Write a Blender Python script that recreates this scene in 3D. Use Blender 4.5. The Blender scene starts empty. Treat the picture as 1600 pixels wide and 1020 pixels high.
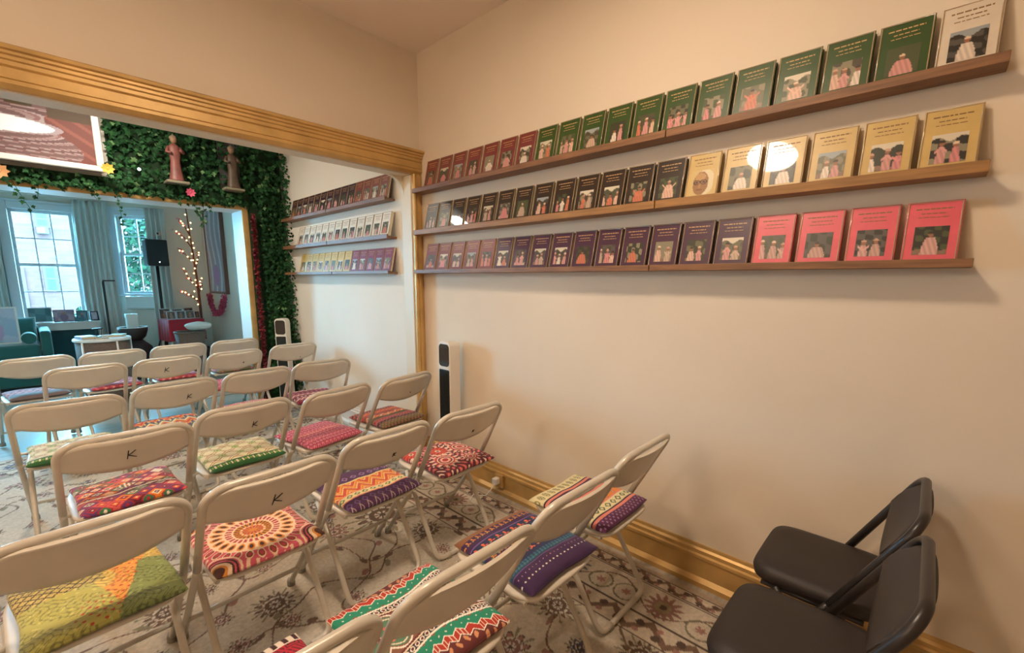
import bpy, math, random
import numpy as np
from mathutils import Vector, Matrix, Euler

C = bpy.context.scene.collection
PI = math.pi
rnd = random.Random(7)

# ---------------------------------------------------------------- camera
CAMH = 1.385
cam_d = bpy.data.cameras.new('camera')
cam = bpy.data.objects.new('camera', cam_d); C.objects.link(cam)
_r = Vector((0.6835, -0.7299, 0.0067)).normalized()
_f = Vector((0.7203, 0.6747, -0.1615)).normalized()
_u = _r.cross(_f).normalized(); _r = _f.cross(_u).normalized()
cam.matrix_world = Matrix(((_r.x, _u.x, -_f.x, 0), (_r.y, _u.y, -_f.y, 0), (_r.z, _u.z, -_f.z, CAMH), (0, 0, 0, 1)))
cam_d.sensor_width = 36.0
cam_d.lens = 695.214 / 1600 * 36.0
cam_d.shift_x = -0.0006
cam_d.shift_y = 0.0265
cam_d.clip_start = 0.02
cam_d.clip_end = 200
bpy.context.scene.camera = cam

# ---------------------------------------------------------------- view, world, lights
vs = bpy.context.scene.view_settings
vs.view_transform = 'Standard'; vs.look = 'None'; vs.exposure = 0.0; vs.gamma = 1.0; vs.use_curve_mapping = False
world = bpy.data.worlds.new('sky'); bpy.context.scene.world = world; world.use_nodes = True
_bg = world.node_tree.nodes['Background']
_bg.inputs['Color'].default_value = (0.21, 0.72, 1.10, 1)
_bg.inputs['Strength'].default_value = 80.0

def light(name, kind, loc, energy, color, size=0.1, rot=None, spread=None, shape=None, size_y=None):
    d = bpy.data.lights.new(name, kind); d.energy = energy; d.color = color
    if kind == 'POINT': d.shadow_soft_size = size
    if kind == 'SUN': d.angle = size
    if kind == 'AREA':
        d.size = size
        if shape: d.shape = shape
        if size_y: d.size_y = size_y
    o = bpy.data.objects.new(name, d); C.objects.link(o); o.location = loc
    if rot: o.rotation_euler = rot
    return o

light('sun', 'SUN', (0, -20, 30), 4.0, (0.80, 0.93, 1.0), 0.02, (math.radians(50), 0, math.radians(-25)))
#        name, place, power, colour, radius, flush disc or globe
LAMPS = [('room lamp', (0.72, 0.90, 2.868), 31.0, (1.0, 0.80, 0.59), 0.15, True),
         ('rear fill lamp', (-1.5, 1.3, 2.30), 46.0, (1.0, 0.81, 0.61), 0.18, False),  # added to brighten the near room from its unseen left side
         ('middle room lamp', (0.45, 4.40, 2.868), 32.0, (1.0, 0.89, 0.73), 0.15, True),
         ('middle room side fill lamp', (-1.7, 3.6, 2.40), 22.0, (1.0, 0.90, 0.76), 0.14, False)]  # added side fill that brightens the middle room from out of view
# (each lamp's glowing globe is built with its fitting, in ceiling_lamp)
# daylight enters through the two window openings in view and one added out of view: portals only guide the sky sampling
for loc, rot, w, h in (((0.18, 9.10, 1.55), (PI/2, 0, PI), 0.66, 1.6), ((1.10, 9.02, 1.65), (PI/2, 0, PI - math.radians(25)), 0.55, 1.4), ((-1.40, 9.10, 1.55), None, 1.1, 1.9)):
    p = light('window portal', 'AREA', loc, 1.0, (1, 1, 1), w, None, None, 'RECTANGLE', h)
    p.rotation_euler = (-PI/2, 0, 0) if loc[0] < .5 else (-PI/2, 0, -math.radians(25))
    p.data.cycles.is_portal = True

# ---------------------------------------------------------------- colour helpers
def lin(c):
    return c / 12.92 if c <= 0.04045 else ((c + 0.055) / 1.055) ** 2.4
def S(r, g, b): return (lin(r / 255), lin(g / 255), lin(b / 255))
def SA(r, g, b): return np.array(S(r, g, b))

def mat(name, col, rough=0.6, metal=0.0, noise=None, bump=None, coat=0.0, emit=None, spec=None, attr=None, sheen=0.0, alpha=None, trans=0.0):
    m = bpy.data.materials.new(name); m.use_nodes = True
    nt = m.node_tree; b = nt.nodes['Principled BSDF']
    b.inputs['Base Color'].default_value = (*col, 1)
    b.inputs['Roughness'].default_value = rough
    b.inputs['Metallic'].default_value = metal
    b.inputs['Coat Weight'].default_value = coat
    b.inputs['Coat Roughness'].default_value = 0.03
    b.inputs['Sheen Weight'].default_value = sheen
    if trans: b.inputs['Transmission Weight'].default_value = trans
    if spec is not None: b.inputs['Specular IOR Level'].default_value = spec
    if emit:
        b.inputs['Emission Color'].default_value = (*emit[0], 1); b.inputs['Emission Strength'].default_value = emit[1]
    tc = nt.nodes.new('ShaderNodeTexCoord')
    src = None
    if attr:
        a = nt.nodes.new('ShaderNodeAttribute'); a.attribute_name = attr; src = a.outputs['Color']
    if noise:   # (scale, amount, stretch xyz)
        sc, amt, st = noise
        mp = nt.nodes.new('ShaderNodeMapping'); mp.inputs['Scale'].default_value = st
        nt.links.new(tc.outputs['Object'], mp.inputs['Vector'])
        n = nt.nodes.new('ShaderNodeTexNoise'); n.inputs['Scale'].default_value = sc; n.inputs['Detail'].default_value = 6
        nt.links.new(mp.outputs['Vector'], n.inputs['Vector'])
        mr = nt.nodes.new('ShaderNodeMapRange'); mr.inputs['From Min'].default_value = 0.3; mr.inputs['From Max'].default_value = 0.7
        mr.inputs['To Min'].default_value = 1 - amt; mr.inputs['To Max'].default_value = 1 + amt * 0.5
        nt.links.new(n.outputs['Fac'], mr.inputs['Value'])
        mx = nt.nodes.new('ShaderNodeMix'); mx.data_type = 'RGBA'; mx.blend_type = 'MULTIPLY'; mx.inputs[0].default_value = 1.0
        if src: nt.links.new(src, mx.inputs[6])
        else: mx.inputs[6].default_value = (*col, 1)
        nt.links.new(mr.outputs['Result'], mx.inputs[7])
        src = mx.outputs[2]
    if src: nt.links.new(src, b.inputs['Base Color'])
    if bump:
        sc, st = bump
        n = nt.nodes.new('ShaderNodeTexNoise'); n.inputs['Scale'].default_value = sc; n.inputs['Detail'].default_value = 4
        nt.links.new(tc.outputs['Object'], n.inputs['Vector'])
        bp = nt.nodes.new('ShaderNodeBump'); bp.inputs['Strength'].default_value = st; bp.inputs['Distance'].default_value = 0.01
        nt.links.new(n.outputs['Fac'], bp.inputs['Height']); nt.links.new(bp.outputs['Normal'], b.inputs['Normal'])
    return m

M = {}
M['wall'] = mat('wall_paint', S(230, 214, 193), 0.75, noise=(1.3, 0.05, (1, 1, 1)), bump=(30, 0.08))
M['wall2'] = mat('white_wall_paint', S(234, 226, 214), 0.75, noise=(1.3, 0.04, (1, 1, 1)), bump=(30, 0.06))
M['ceiling'] = mat('ceiling_paint', S(244, 228, 212), 0.8, noise=(1.5, 0.04, (1, 1, 1)))
M['gold'] = mat('gold_paint', S(208, 168, 104), 0.40, 0.30, noise=(7, 0.22, (1, 1, 1)), bump=(60, 0.06))
M['jamb'] = mat('cream_jamb_paint', S(228, 214, 190), 0.5)
M['wood_floor'] = mat('floor_boards', S(120, 84, 56), 0.35, noise=(9, 0.35, (1, 12, 1)))
M['shelfwood'] = mat('walnut_shelf', S(140, 98, 66), 0.5, noise=(6, 0.35, (14, 1, 14)), bump=(40, 0.1))
M['shelfoak'] = mat('oak_shelf', S(164, 118, 68), 0.5, noise=(6, 0.3, (14, 1, 14)), bump=(40, 0.1))
M['chairpaint'] = mat('cream_enamel', S(224, 213, 197), 0.38, noise=(9, 0.06, (1, 1, 1)))
M['chairtube'] = mat('cream_tube_enamel', S(212, 203, 188), 0.3, 0.1, noise=(14, 0.10, (1, 1, 1)))
M['ink'] = mat('marker_ink', S(40, 32, 30), 0.6)
M['rubber'] = mat('grey_rubber', S(150, 142, 130), 0.8)
M['blackpad'] = mat('black_vinyl', S(46, 38, 36), 0.55, bump=(220, 0.10))
M['blackmetal'] = mat('black_enamel', S(44, 38, 36), 0.35)
M['fabric'] = mat('printed_cotton', (1, 1, 1), 0.85, attr='Col', bump=(260, 0.12), sheen=0.15)
M['rug'] = mat('woven_rug', (1, 1, 1), 0.95, attr='Col', noise=(70, 0.18, (1, 1, 1)), bump=(420, 0.35), sheen=0.1)
M['photo'] = mat('printed_photo', (1, 1, 1), 0.4, attr='Col', coat=0.3)
M['canvas'] = mat('painted_canvas', (1, 1, 1), 0.6, attr='Col', spec=0.25)
M['pages'] = mat('paper_pages', S(226, 208, 170), 0.8)
M['sleeve'] = mat('clear_sleeve_edge', S(176, 150, 118), 0.15, coat=0.8)
M['titlegold'] = mat('gilt_print', S(200, 160, 110), 0.4)
M['titledark'] = mat('brown_print', S(140, 104, 60), 0.5)
for k, c in dict(maroon=(126, 54, 52), green=(52, 78, 30), white=(222, 206, 184), dark=(50, 36, 26), yellow=(206, 172, 104),
                 plum=(58, 30, 44), pink=(226, 92, 104), purple=(74, 40, 62), russet=(126, 50, 40), ivory=(230, 222, 208), ochre=(208, 176, 96), wine=(130, 34, 62)).items():
    M['bk_' + k] = mat('book_cover_' + k, S(*c), 0.38, coat=0.35, noise=(20, 0.08, (1, 1, 1)))
M['fanwhite'] = mat('white_plastic', S(232, 226, 216), 0.35)
M['fandark'] = mat('dark_grille', S(34, 40, 38), 0.35)
M['fangloss'] = mat('dark_gloss_panel', S(52, 44, 40), 0.15, coat=0.5)
M['leaf1'] = mat('ivy_leaf_dark', S(30, 70, 38), 0.75, spec=0.25, noise=(3, 0.3, (1, 1, 1)))
M['leaf2'] = mat('ivy_leaf_mid', S(44, 92, 50), 0.75, spec=0.25, noise=(3, 0.3, (1, 1, 1)))
M['leaf3'] = mat('ivy_leaf_pale', S(104, 142, 92), 0.7, spec=0.3)
M['leafback'] = mat('moss_backing', S(26, 54, 26), 0.9, noise=(20, 0.5, (1, 1, 1)))
M['redflower'] = mat('maroon_petals', S(124, 34, 44), 0.7, noise=(30, 0.4, (1, 1, 1)))
M['pinkflower'] = mat('pink_petals', S(214, 88, 120), 0.7, noise=(30, 0.25, (1, 1, 1)))
M['whiteframe'] = mat('white_frame_paint', S(232, 226, 220), 0.4)
M['statue1'] = mat('rose_statue_paint', S(136, 80, 74), 0.5, noise=(14, 0.3, (1, 1, 1)))
M['statue2'] = mat('bronze_statue_paint', S(98, 80, 66), 0.5, noise=(14, 0.3, (1, 1, 1)))
M['statueskin'] = mat('statue_face_paint', S(156, 122, 98), 0.5)
M['slate'] = mat('grey_niche_panel', S(84, 78, 80), 0.6, noise=(6, 0.3, (1, 1, 1)))
M['stone'] = mat('pale_bracket', S(140, 132, 110), 0.6, noise=(12, 0.15, (1, 1, 1)))
M['window'] = mat('white_window_paint', S(226, 234, 240), 0.4)
M['curtain'] = mat('pale_curtain_cloth', S(222, 226, 222), 0.9, sheen=0.2)
M['teal'] = mat('teal_velvet', S(20, 92, 88), 0.7, sheen=0.6)
M['tealdark'] = mat('dark_teal_paint', S(40, 96, 104), 0.6)
M['black'] = mat('black_plastic', S(32, 34, 36), 0.5)
M['redcloth'] = mat('red_tablecloth', S(176, 16, 40), 0.7, sheen=0.3)
M['wicker'] = mat('woven_wicker', S(116, 96, 84), 0.8, noise=(40, 0.4, (1, 1, 6)), bump=(120, 0.6))
M['darkwood'] = mat('dark_drum_wood', S(60, 44, 44), 0.5)
M['whiteplush'] = mat('white_plush', S(236, 232, 224), 0.95, bump=(90, 0.6))
M['bark'] = mat('brown_branch', S(104, 56, 44), 0.8)
M['bulb'] = mat('warm_fairy_bulb', S(255, 220, 150), 0.4, emit=((1.0, 0.62, 0.22), 8.0))
M['led'] = mat('white_led', (1, 1, 1), 0.4, emit=((0.9, 1.0, 1.0), 6.0))
M['lampglass'] = mat('opal_lamp_glass', (1, 0.95, 0.88), 0.4, emit=((1.0, 0.82, 0.58), 14.0))
M['brick'] = None
M['glassclear'] = mat('window_glass', (1, 1, 1), 0.0, trans=1.0)
M['greenplant'] = mat('garden_leaf', (.008, .0185, .0075), 0.8, spec=0.08, noise=(5, 0.3, (1, 1, 1)))
M['acwhite'] = mat('air_conditioner_casing', S(216, 216, 212), 0.5)
M['bolsterband'] = mat('white_bolster_band', S(196, 226, 220), 0.7)
M['tan'] = mat('tan_fabric', S(196, 176, 150), 0.9)
M['mauve'] = mat('lavender_drape', S(176, 176, 196), 0.8, noise=(3, 0.25, (1, 6, 1)))
M['brownwood'] = mat('brown_frame_wood', S(112, 76, 66), 0.5)
M['lead'] = mat('silver_wire', S(206, 204, 206), 0.3, 0.6)

def pane_mat():
    m = bpy.data.materials.new('window_glass'); m.use_nodes = True; nt = m.node_tree; nt.nodes.remove(nt.nodes['Principled BSDF'])
    t = nt.nodes.new('ShaderNodeBsdfTransparent'); g = nt.nodes.new('ShaderNodeBsdfGlossy'); g.inputs['Roughness'].default_value = 0.02
    fr = nt.nodes.new('ShaderNodeFresnel'); fr.inputs['IOR'].default_value = 1.45
    x = nt.nodes.new('ShaderNodeMixShader'); nt.links.new(fr.outputs[0], x.inputs[0]); nt.links.new(t.outputs[0], x.inputs[1]); nt.links.new(g.outputs[0], x.inputs[2])
    nt.links.new(x.outputs[0], nt.nodes['Material Output'].inputs['Surface']); return m
M['glassclear'] = pane_mat()
def brick_mat():
    m = bpy.data.materials.new('pale_brick'); m.use_nodes = True; nt = m.node_tree; b = nt.nodes['Principled BSDF']
    t = nt.nodes.new('ShaderNodeTexBrick'); tc = nt.nodes.new('ShaderNodeTexCoord'); mp = nt.nodes.new('ShaderNodeMapping')
    mp.inputs['Rotation'].default_value = (PI / 2, 0, 0)
    nt.links.new(tc.outputs['Object'], mp.inputs['Vector']); nt.links.new(mp.outputs['Vector'], t.inputs['Vector'])
    t.inputs['Scale'].default_value = 1.0; t.inputs['Brick Width'].default_value = 0.9; t.inputs['Row Height'].default_value = 0.24
    t.inputs['Mortar Size'].default_value = 0.014
    t.inputs['Color1'].default_value = (*(.070, .0165, .0118), 1); t.inputs['Color2'].default_value = (*(.052, .0120, .0088), 1); t.inputs['Mortar'].default_value = (*(.086, .0240, .0175), 1)
    nt.links.new(t.outputs['Color'], b.inputs['Base Color']); b.inputs['Roughness'].default_value = 0.9
    return m
M['brick'] = brick_mat()

# ---------------------------------------------------------------- mesh helpers
class MB:
    def __init__(s): s.v = []; s.f = []; s.mi = []; s.sm = []
    def add(s, vs, fs, mi=0, smooth=False):
        o = len(s.v); s.v += [tuple(p) for p in vs]
        for f in fs: s.f.append(tuple(i + o for i in f)); s.mi.append(mi); s.sm.append(smooth)
        return s
    def box(s, c, d, mi=0, rot=None):
        x, y, z = d[0] / 2, d[1] / 2, d[2] / 2
        vs = [Vector((a * x, b * y, e * z)) for a in (-1, 1) for b in (-1, 1) for e in (-1, 1)]
        if rot is not None: vs = [rot @ p for p in vs]
        vs = [(p[0] + c[0], p[1] + c[1], p[2] + c[2]) for p in vs]
        return s.add(vs, [(0, 1, 3, 2), (4, 6, 7, 5), (0, 4, 5, 1), (2, 3, 7, 6), (0, 2, 6, 4), (1, 5, 7, 3)], mi)
    def b2(s, lo, hi, mi=0):
        return s.box([(a + b) / 2 for a, b in zip(lo, hi)], [abs(b - a) for a, b in zip(lo, hi)], mi)
    def tube(s, pts, r, n=8, closed=False, caps=True, mi=0):
        pts = [Vector(p) for p in pts]; N = len(pts); rr = r if isinstance(r, (list, tuple)) else [r] * N
        vs = []; prev = None
        for i, p in enumerate(pts):
            if closed: t = (pts[(i + 1) % N] - pts[i - 1])
            else: t = pts[min(i + 1, N - 1)] - pts[max(i - 1, 0)]
            t.normalize()
            if prev is None:
                a = Vector((0, 0, 1)) if abs(t.z) < 0.9 else Vector((1, 0, 0))
                u = t.cross(a).normalized()
            else:
                u = prev - t * prev.dot(t)
                u = u.normalized() if u.length > 1e-6 else t.orthogonal().normalized()
            prev = u; w = t.cross(u)
            for k in range(n):
                an = 2 * PI * k / n
                vs.append(p + (u * math.cos(an) + w * math.sin(an)) * rr[i])
        fs = []
        for i in range(N if closed else N - 1):
            j = (i + 1) % N
            for k in range(n):
                fs.append((i * n + k, i * n + (k + 1) % n, j * n + (k + 1) % n, j * n + k))
        s.add(vs, fs, mi, True)
        if caps and not closed:
            o = len(s.v) - len(vs)
            s.f.append(tuple(o + k for k in range(n - 1, -1, -1))); s.mi.append(mi); s.sm.append(False)
            s.f.append(tuple(o + (N - 1) * n + k for k in range(n))); s.mi.append(mi); s.sm.append(False)
        return s
    def lathe(s, prof, n=24, c=(0, 0, 0), mi=0, caps=True):
        vs = [(c[0] + r * math.cos(2 * PI * k / n), c[1] + r * math.sin(2 * PI * k / n), c[2] + z) for r, z in prof for k in range(n)]
        fs = [(i * n + k, i * n + (k + 1) % n, (i + 1) * n + (k + 1) % n, (i + 1) * n + k) for i in range(len(prof) - 1) for k in range(n)]
        s.add(vs, fs, mi, True)
        if caps:
            o = len(s.v) - len(vs)
            s.f.append(tuple(o + k for k in range(n - 1, -1, -1))); s.mi.append(mi); s.sm.append(False)
            L = (len(prof) - 1) * n
            s.f.append(tuple(o + L + k for k in range(n))); s.mi.append(mi); s.sm.append(False)
        return s
    def prism(s, prof, a, b, axis, mi=0):
        """extrude a closed 2D profile along an axis: axis 0 -> profile (y,z), 1 -> (x,z), 2 -> (x,y)"""
        n = len(prof)
        def pt(p, t):
            return (t, p[0], p[1]) if axis == 0 else ((p[0], t, p[1]) if axis == 1 else (p[0], p[1], t))
        vs = [pt(p, a) for p in prof] + [pt(p, b) for p in prof]
        fs = [(i, (i + 1) % n, n + (i + 1) % n, n + i) for i in range(n)] + [tuple(range(n - 1, -1, -1)), tuple(range(n, 2 * n))]
        return s.add(vs, fs, mi)
    def grid(s, fn, nu, nv, mi=0, closed_u=False):
        vs = [fn(i / (nu if closed_u else nu - 1), j / (nv - 1)) for j in range(nv) for i in range(nu)]
        fs = []
        for j in range(nv - 1):
            for i in range(nu if closed_u else nu - 1):
                k = (i + 1) % nu
                fs.append((j * nu + i, j * nu + k, (j + 1) * nu + k, (j + 1) * nu + i))
        return s.add(vs, fs, mi, True)
    def ball(s, c, r, n=12, m=8, sc=(1, 1, 1), mi=0):
        prof = [(math.sin(PI * j / m), -math.cos(PI * j / m)) for j in range(m + 1)]
        vs = [(c[0] + r * sc[0] * max(p, 1e-4) * math.cos(2 * PI * k / n), c[1] + r * sc[1] * max(p, 1e-4) * math.sin(2 * PI * k / n), c[2] + r * sc[2] * z) for p, z in prof for k in range(n)]
        fs = [(i * n + k, i * n + (k + 1) % n, (i + 1) * n + (k + 1) % n, (i + 1) * n + k) for i in range(m) for k in range(n)]
        return s.add(vs, fs, mi, True)
    def mesh(s, name, mats, bevel=0):
        me = bpy.data.meshes.new(name); me.from_pydata(s.v, [], s.f)
        for m in mats: me.materials.append(m)
        if len(mats) > 1: me.polygons.foreach_set('material_index', s.mi)
        me.polygons.foreach_set('use_smooth', s.sm); me.update()
        return me
    def build(s, name, mats, parent=None, loc=(0, 0, 0), rz=0, bevel=0, seg=2, fixn=True):
        if not isinstance(mats, (list, tuple)): mats = [mats]
        me = s.mesh(name, mats)
        if fixn: fix_normals(me)
        o = bpy.data.objects.new(name, me); C.objects.link(o); o.parent = parent; o.location = loc; o.rotation_euler = (0, 0, rz)
        if bevel:
            b = o.modifiers.new('bevel', 'BEVEL'); b.width = bevel; b.segments = seg; b.limit_method = 'ANGLE'; b.angle_limit = math.radians(40)
        return o

def fix_normals(me):
    import bmesh
    bm = bmesh.new(); bm.from_mesh(me); bmesh.ops.recalc_face_normals(bm, faces=bm.faces); bm.to_mesh(me); bm.free()

def tag(o, label, cat, group=None, kind=None):
    o['label'] = label; o['category'] = cat
    if group: o['group'] = group
    if kind: o['kind'] = kind
    return o
def thing(name, label, cat, loc=(0, 0, 0), rz=0, group=None):
    o = bpy.data.objects.new(name, None); C.objects.link(o); o.location = loc; o.rotation_euler = (0, 0, rz)
    o.empty_display_size = 0.05
    return tag(o, label, cat, group)
def struct(o): o['kind'] = 'structure'; return o
def dup(root, loc, rz):
    def rec(o, p):
        c = o.copy(); C.objects.link(c); c.parent = p
        for ch in o.children: rec(ch, c)
        return c
    r = rec(root, None); r.location = loc; r.rotation_euler = (0, 0, rz)
    return r
def set_col(me, cols):
    """cols: per-vertex linear rgb (N,3)"""
    a = me.color_attributes.new('Col', 'FLOAT_COLOR', 'POINT')
    d = np.ones((len(cols), 4), np.float32); d[:, :3] = cols
    a.data.foreach_set('color', d.ravel())
def fast_mesh(name, V, F, mats):
    me = bpy.data.meshes.new(name); V = np.asarray(V, np.float32); F = np.asarray(F, np.int32)
    me.vertices.add(len(V)); me.vertices.foreach_set('co', V.ravel())
    me.loops.add(F.size); me.loops.foreach_set('vertex_index', F.ravel())
    me.polygons.add(len(F)); me.polygons.foreach_set('loop_start', np.arange(len(F), dtype=np.int32) * F.shape[1])
    me.update(calc_edges=True)
    me.polygons.foreach_set('use_smooth', np.ones(len(F), bool))
    for m in mats: me.materials.append(m)
    return me
def link(name, me, parent=None, loc=(0, 0, 0), rz=0):
    o = bpy.data.objects.new(name, me); C.objects.link(o); o.parent = parent; o.location = loc; o.rotation_euler = (0, 0, rz)
    return o

# ================================================================ THE SETTING
WX = 1.98            # right wall
CZ = 2.916           # ceiling
LX, BY = -2.6, -2.2  # left wall, wall behind the camera
PY0, PY1 = 2.775, 2.893     # partition with the gilt header
IY0, IY1 = 5.30, 5.62       # partition covered in ivy
FY = 9.1                    # window wall
OZ = 2.12                   # underside of the gilt header

struct(MB().b2((LX, BY, -0.1), (WX, 9.3, 0.0)).build('floor', mat('grey_floor_boards', S(176, 166, 152), 0.28, noise=(5, 0.25, (1, 9, 1)))))
struct(MB().b2((LX, BY, CZ), (WX, 9.3, CZ + .1)).build('ceiling', M['ceiling']))
struct(MB().b2((WX, BY, 0), (WX + .12, PY1, CZ)).build('wall_right', M['wall']))
struct(MB().b2((WX, PY1, 0), (WX + .12, IY0, CZ)).build('wall_right_middle', M['wall2']))
struct(MB().b2((WX, IY0, 0), (WX + .12, 9.3, CZ)).build('wall_right_front', M['wall2']))
struct(MB().b2((LX - .12, BY, 0), (LX, 9.3, CZ)).build('wall_left', M['wall']))
struct(MB().b2((LX - .12, BY - .12, 0), (WX + .12, BY, CZ)).build('wall_back', M['wall']))
# partition: piece above the opening, stub on each side
OPL = -1.75
m = MB().b2((LX, PY0, OZ), (WX, PY1, CZ)).b2((1.907, PY0, 0), (WX, PY1, OZ)).b2((LX, PY0, 0), (OPL, PY1, OZ))
struct(m.build('wall_partition', M['wall']))
# cream lining of the opening with a rounded upper corner
lin_prof = [(1.907, OZ), (1.90, OZ)] 
m = MB().b2((OPL, PY0 + .004, OZ - .006), (1.906, PY1, OZ)).b2((1.900, PY0 + .004, 0), (1.907, PY1, OZ))
R_ = 0.13
cor = [(1.900, OZ - .006)] + [(1.900 - R_ + R_ * math.cos(a), OZ - .006 - R_ + R_ * math.sin(a)) for a in [PI / 2 * k / 10 for k in range(10, -1, -1)]]
m.prism(cor, PY1 - .03, PY1, 1)
struct(m.build('trim_1', M['jamb']))
# gilt header moulding, stepped profile
def prof_front(ds): return [(PY0 - d, z) for d, z in ds]
hp = [(0, 2.12), (.012, 2.12), (.032, 2.138), (.032, 2.152), (.028, 2.155), (.032, 2.158), (.032, 2.196), (.027, 2.200), (.034, 2.206), (.034, 2.221),
      (.042, 2.226), (.042, 2.238), (.052, 2.243), (.052, 2.253), (.064, 2.258), (.066, 2.270), (.056, 2.277), (0, 2.277)]
struct(MB().prism(prof_front(hp), LX, WX - .001, 0).build('trim_2', M['gold']))
vp_ = [(1.907, PY0), (1.907, PY0 - .022), (1.914, PY0 - .030), (1.928, PY0 - .030), (1.931, PY0 - .024), (1.934, PY0 - .030), (1.956, PY0 - .030), (1.960, PY0 - .022), (1.979, PY0 - .018), (1.979, PY0)]
struct(MB().prism(vp_, 0, 2.12, 2).build('trim_3', M['gold']))
# gilt baseboard
bp = [(0, 0), (.042, 0), (.042, .022), (.034, .030), (.024, .040), (.024, .128), (.030, .133), (.030, .146), (.020, .151), (.020, .168), (.010, .176), (.008, .190), (0, .190)]
struct(MB().prism([(WX - d, z) for d, z in bp], BY, PY0 - .03, 1).build('baseboard_right', M['gold']))
struct(MB().prism([(WX - d, z) for d, z in bp], PY1, IY0, 1).build('baseboard_middle', M['whiteframe']))
# ivy partition
OIX, OIZ, OIL = 1.575, 2.10, -1.30
m = MB().b2((LX, IY0, OIZ), (WX, IY1, CZ)).b2((OIX, IY0, 0), (WX, IY1, OIZ)).b2((LX, IY0, 0), (OIL, IY1, OIZ))
struct(m.build('wall_ivy', M['wall2']))
m = MB().b2((OIX - .02, IY0 - .02, 0), (OIX + .035, IY0 + .0, OIZ + .03)).b2((OIL, IY0 - .02, OIZ - .015), (OIX - .02, IY0, OIZ + .03))
struct(m.build('trim_4', M['gold'], bevel=.004))
m = MB().b2((OIX - .02, IY0 + .001, 0), (OIX, IY1, OIZ)).b2((OIL, IY0 + .001, OIZ - .015), (OIX - .02, IY1, OIZ))
struct(m.build('trim_5', M['whiteframe']))

# window wall of the front room: flat part with one opening plus an added unseen one, angled bay part with another, flat end
W1 = (-0.13, 0.49, 0.80, 2.30)
m = MB().b2((LX, FY, 0), (-1.95, FY + .15, CZ)).b2((-1.95, FY, 0), (-.85, FY + .15, .6)).b2((-1.95, FY, 2.5), (-.85, FY + .15, CZ)).b2((-.85, FY, 0), (W1[0], FY + .15, CZ)).b2((W1[1], FY, 0), (0.80, FY + .15, CZ)).b2((W1[0], FY, 0), (W1[1], FY + .15, W1[2])).b2((W1[0], FY, W1[3]), (W1[1], FY + .15, CZ))
struct(m.build('wall_front', M['wall2']))
A25 = math.radians(25); D25 = Vector((math.cos(A25), -math.sin(A25), 0)); N25 = Vector((math.sin(A25), math.cos(A25), 0))
R25 = Matrix.Rotation(-A25, 3, 'Z')
def bay(t0, t1, n0, n1, z0, z1):
    c = Vector((0.80, FY, 0)) + D25 * (t0 + t1) / 2 + N25 * (n0 + n1) / 2
    return ((c.x, c.y, (z0 + z1) / 2), (t1 - t0, n1 - n0, z1 - z0))
m = MB()
for a in ((0, .17, 0, .15, 0, CZ), (.61, .72, 0, .15, 0, CZ), (.17, .61, 0, .15, 0, .92), (.17, .61, 0, .15, 2.31, CZ)):
    c, d = bay(*a); m.box(c, d, 0, R25)
m.b2((1.44, 8.79, 0), (WX, 8.95, CZ))
struct(m.build('wall_bay', M['wall2']))

def sash_bars(m, w, z0, z1, cols, rows, fr=.035, bar=.014, y=0):
    """a sash frame with glazing bars, x from -w/2 to w/2 in local space"""
    m.b2((-w / 2, y - .018, z0), (-w / 2 + fr, y + .018, z1)).b2((w / 2 - fr, y - .018, z0), (w / 2, y + .018, z1))
    m.b2((-w / 2 + fr, y - .018, z0), (w / 2 - fr, y + .018, z0 + fr)).b2((-w / 2 + fr, y - .018, z1 - fr), (w / 2 - fr, y + .018, z1))
    for i in range(1, cols):
        x = -w / 2 + fr + (w - 2 * fr) * i / cols; m.b2((x - bar / 2, y - .012, z0 + fr), (x + bar / 2, y + .012, z1 - fr))
    for j in range(1, rows):
        z = z0 + fr + (z1 - z0 - 2 * fr) * j / rows; m.b2((-w / 2 + fr, y - .0125, z - bar / 2), (w / 2 - fr, y + .0125, z + bar / 2))
def window_set(name, loc, rz, w, z0, zm, z1, cols, low=True):
    e = bpy.data.objects.new(name, None); C.objects.link(e); e.location = loc; e.rotation_euler = (0, 0, rz); struct(e)
    cs = MB()
    cs.b2((-w / 2 - .10, -.035, z0), (-w / 2, .0, z1 + .09)).b2((w / 2, -.035, z0), (w / 2 + .10, 0, z1 + .09)).b2((-w / 2, -.035, z1), (w / 2, 0, z1 + .09))
    cs.b2((-w / 2 - .13, -.05, z1 + .09), (w / 2 + .13, 0, z1 + .12))
    cs.build('casing', M['window'], e, bevel=.006)
    MB().b2((-w / 2 - .12, -.07, z0 - .03), (w / 2 + .12, .02, z0)).build('sill', M['window'], e, bevel=.006)
    u = MB(); sash_bars(u, w - .004, zm - .02, z1 - .002, cols, 2, y=.08); u.build('upper_sash', M['window'], e)
    MB().b2((-w / 2 + .01, .078, zm), (w / 2 - .01, .082, z1 - .01)).build('upper_pane', M['glassclear'], e)
    if low:
        l = MB(); sash_bars(l, w - .004, z0 + .002, zm + .02, cols, 2, y=.04); l.build('lower_sash', M['window'], e)
        MB().b2((-w / 2 + .01, .038, z0 + .01), (w / 2 - .01, .042, zm)).build('lower_pane', M['glassclear'], e)
    return e
window_set('window_1', (0.18, FY, 0), 0, 0.62, 0.80, 1.56, 2.30, 3)
window_set('added_window_3', (-1.40, FY, 0), 0, 1.10, 0.60, 1.56, 2.50, 3)  # added out of view to let more daylight into the front room
_c = Vector((0.80, FY, 0)) + D25 * .39
w2 = window_set('window_2', (_c.x, _c.y, 0), -A25, 0.44, 1.15, 1.74, 2.31, 2)

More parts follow.
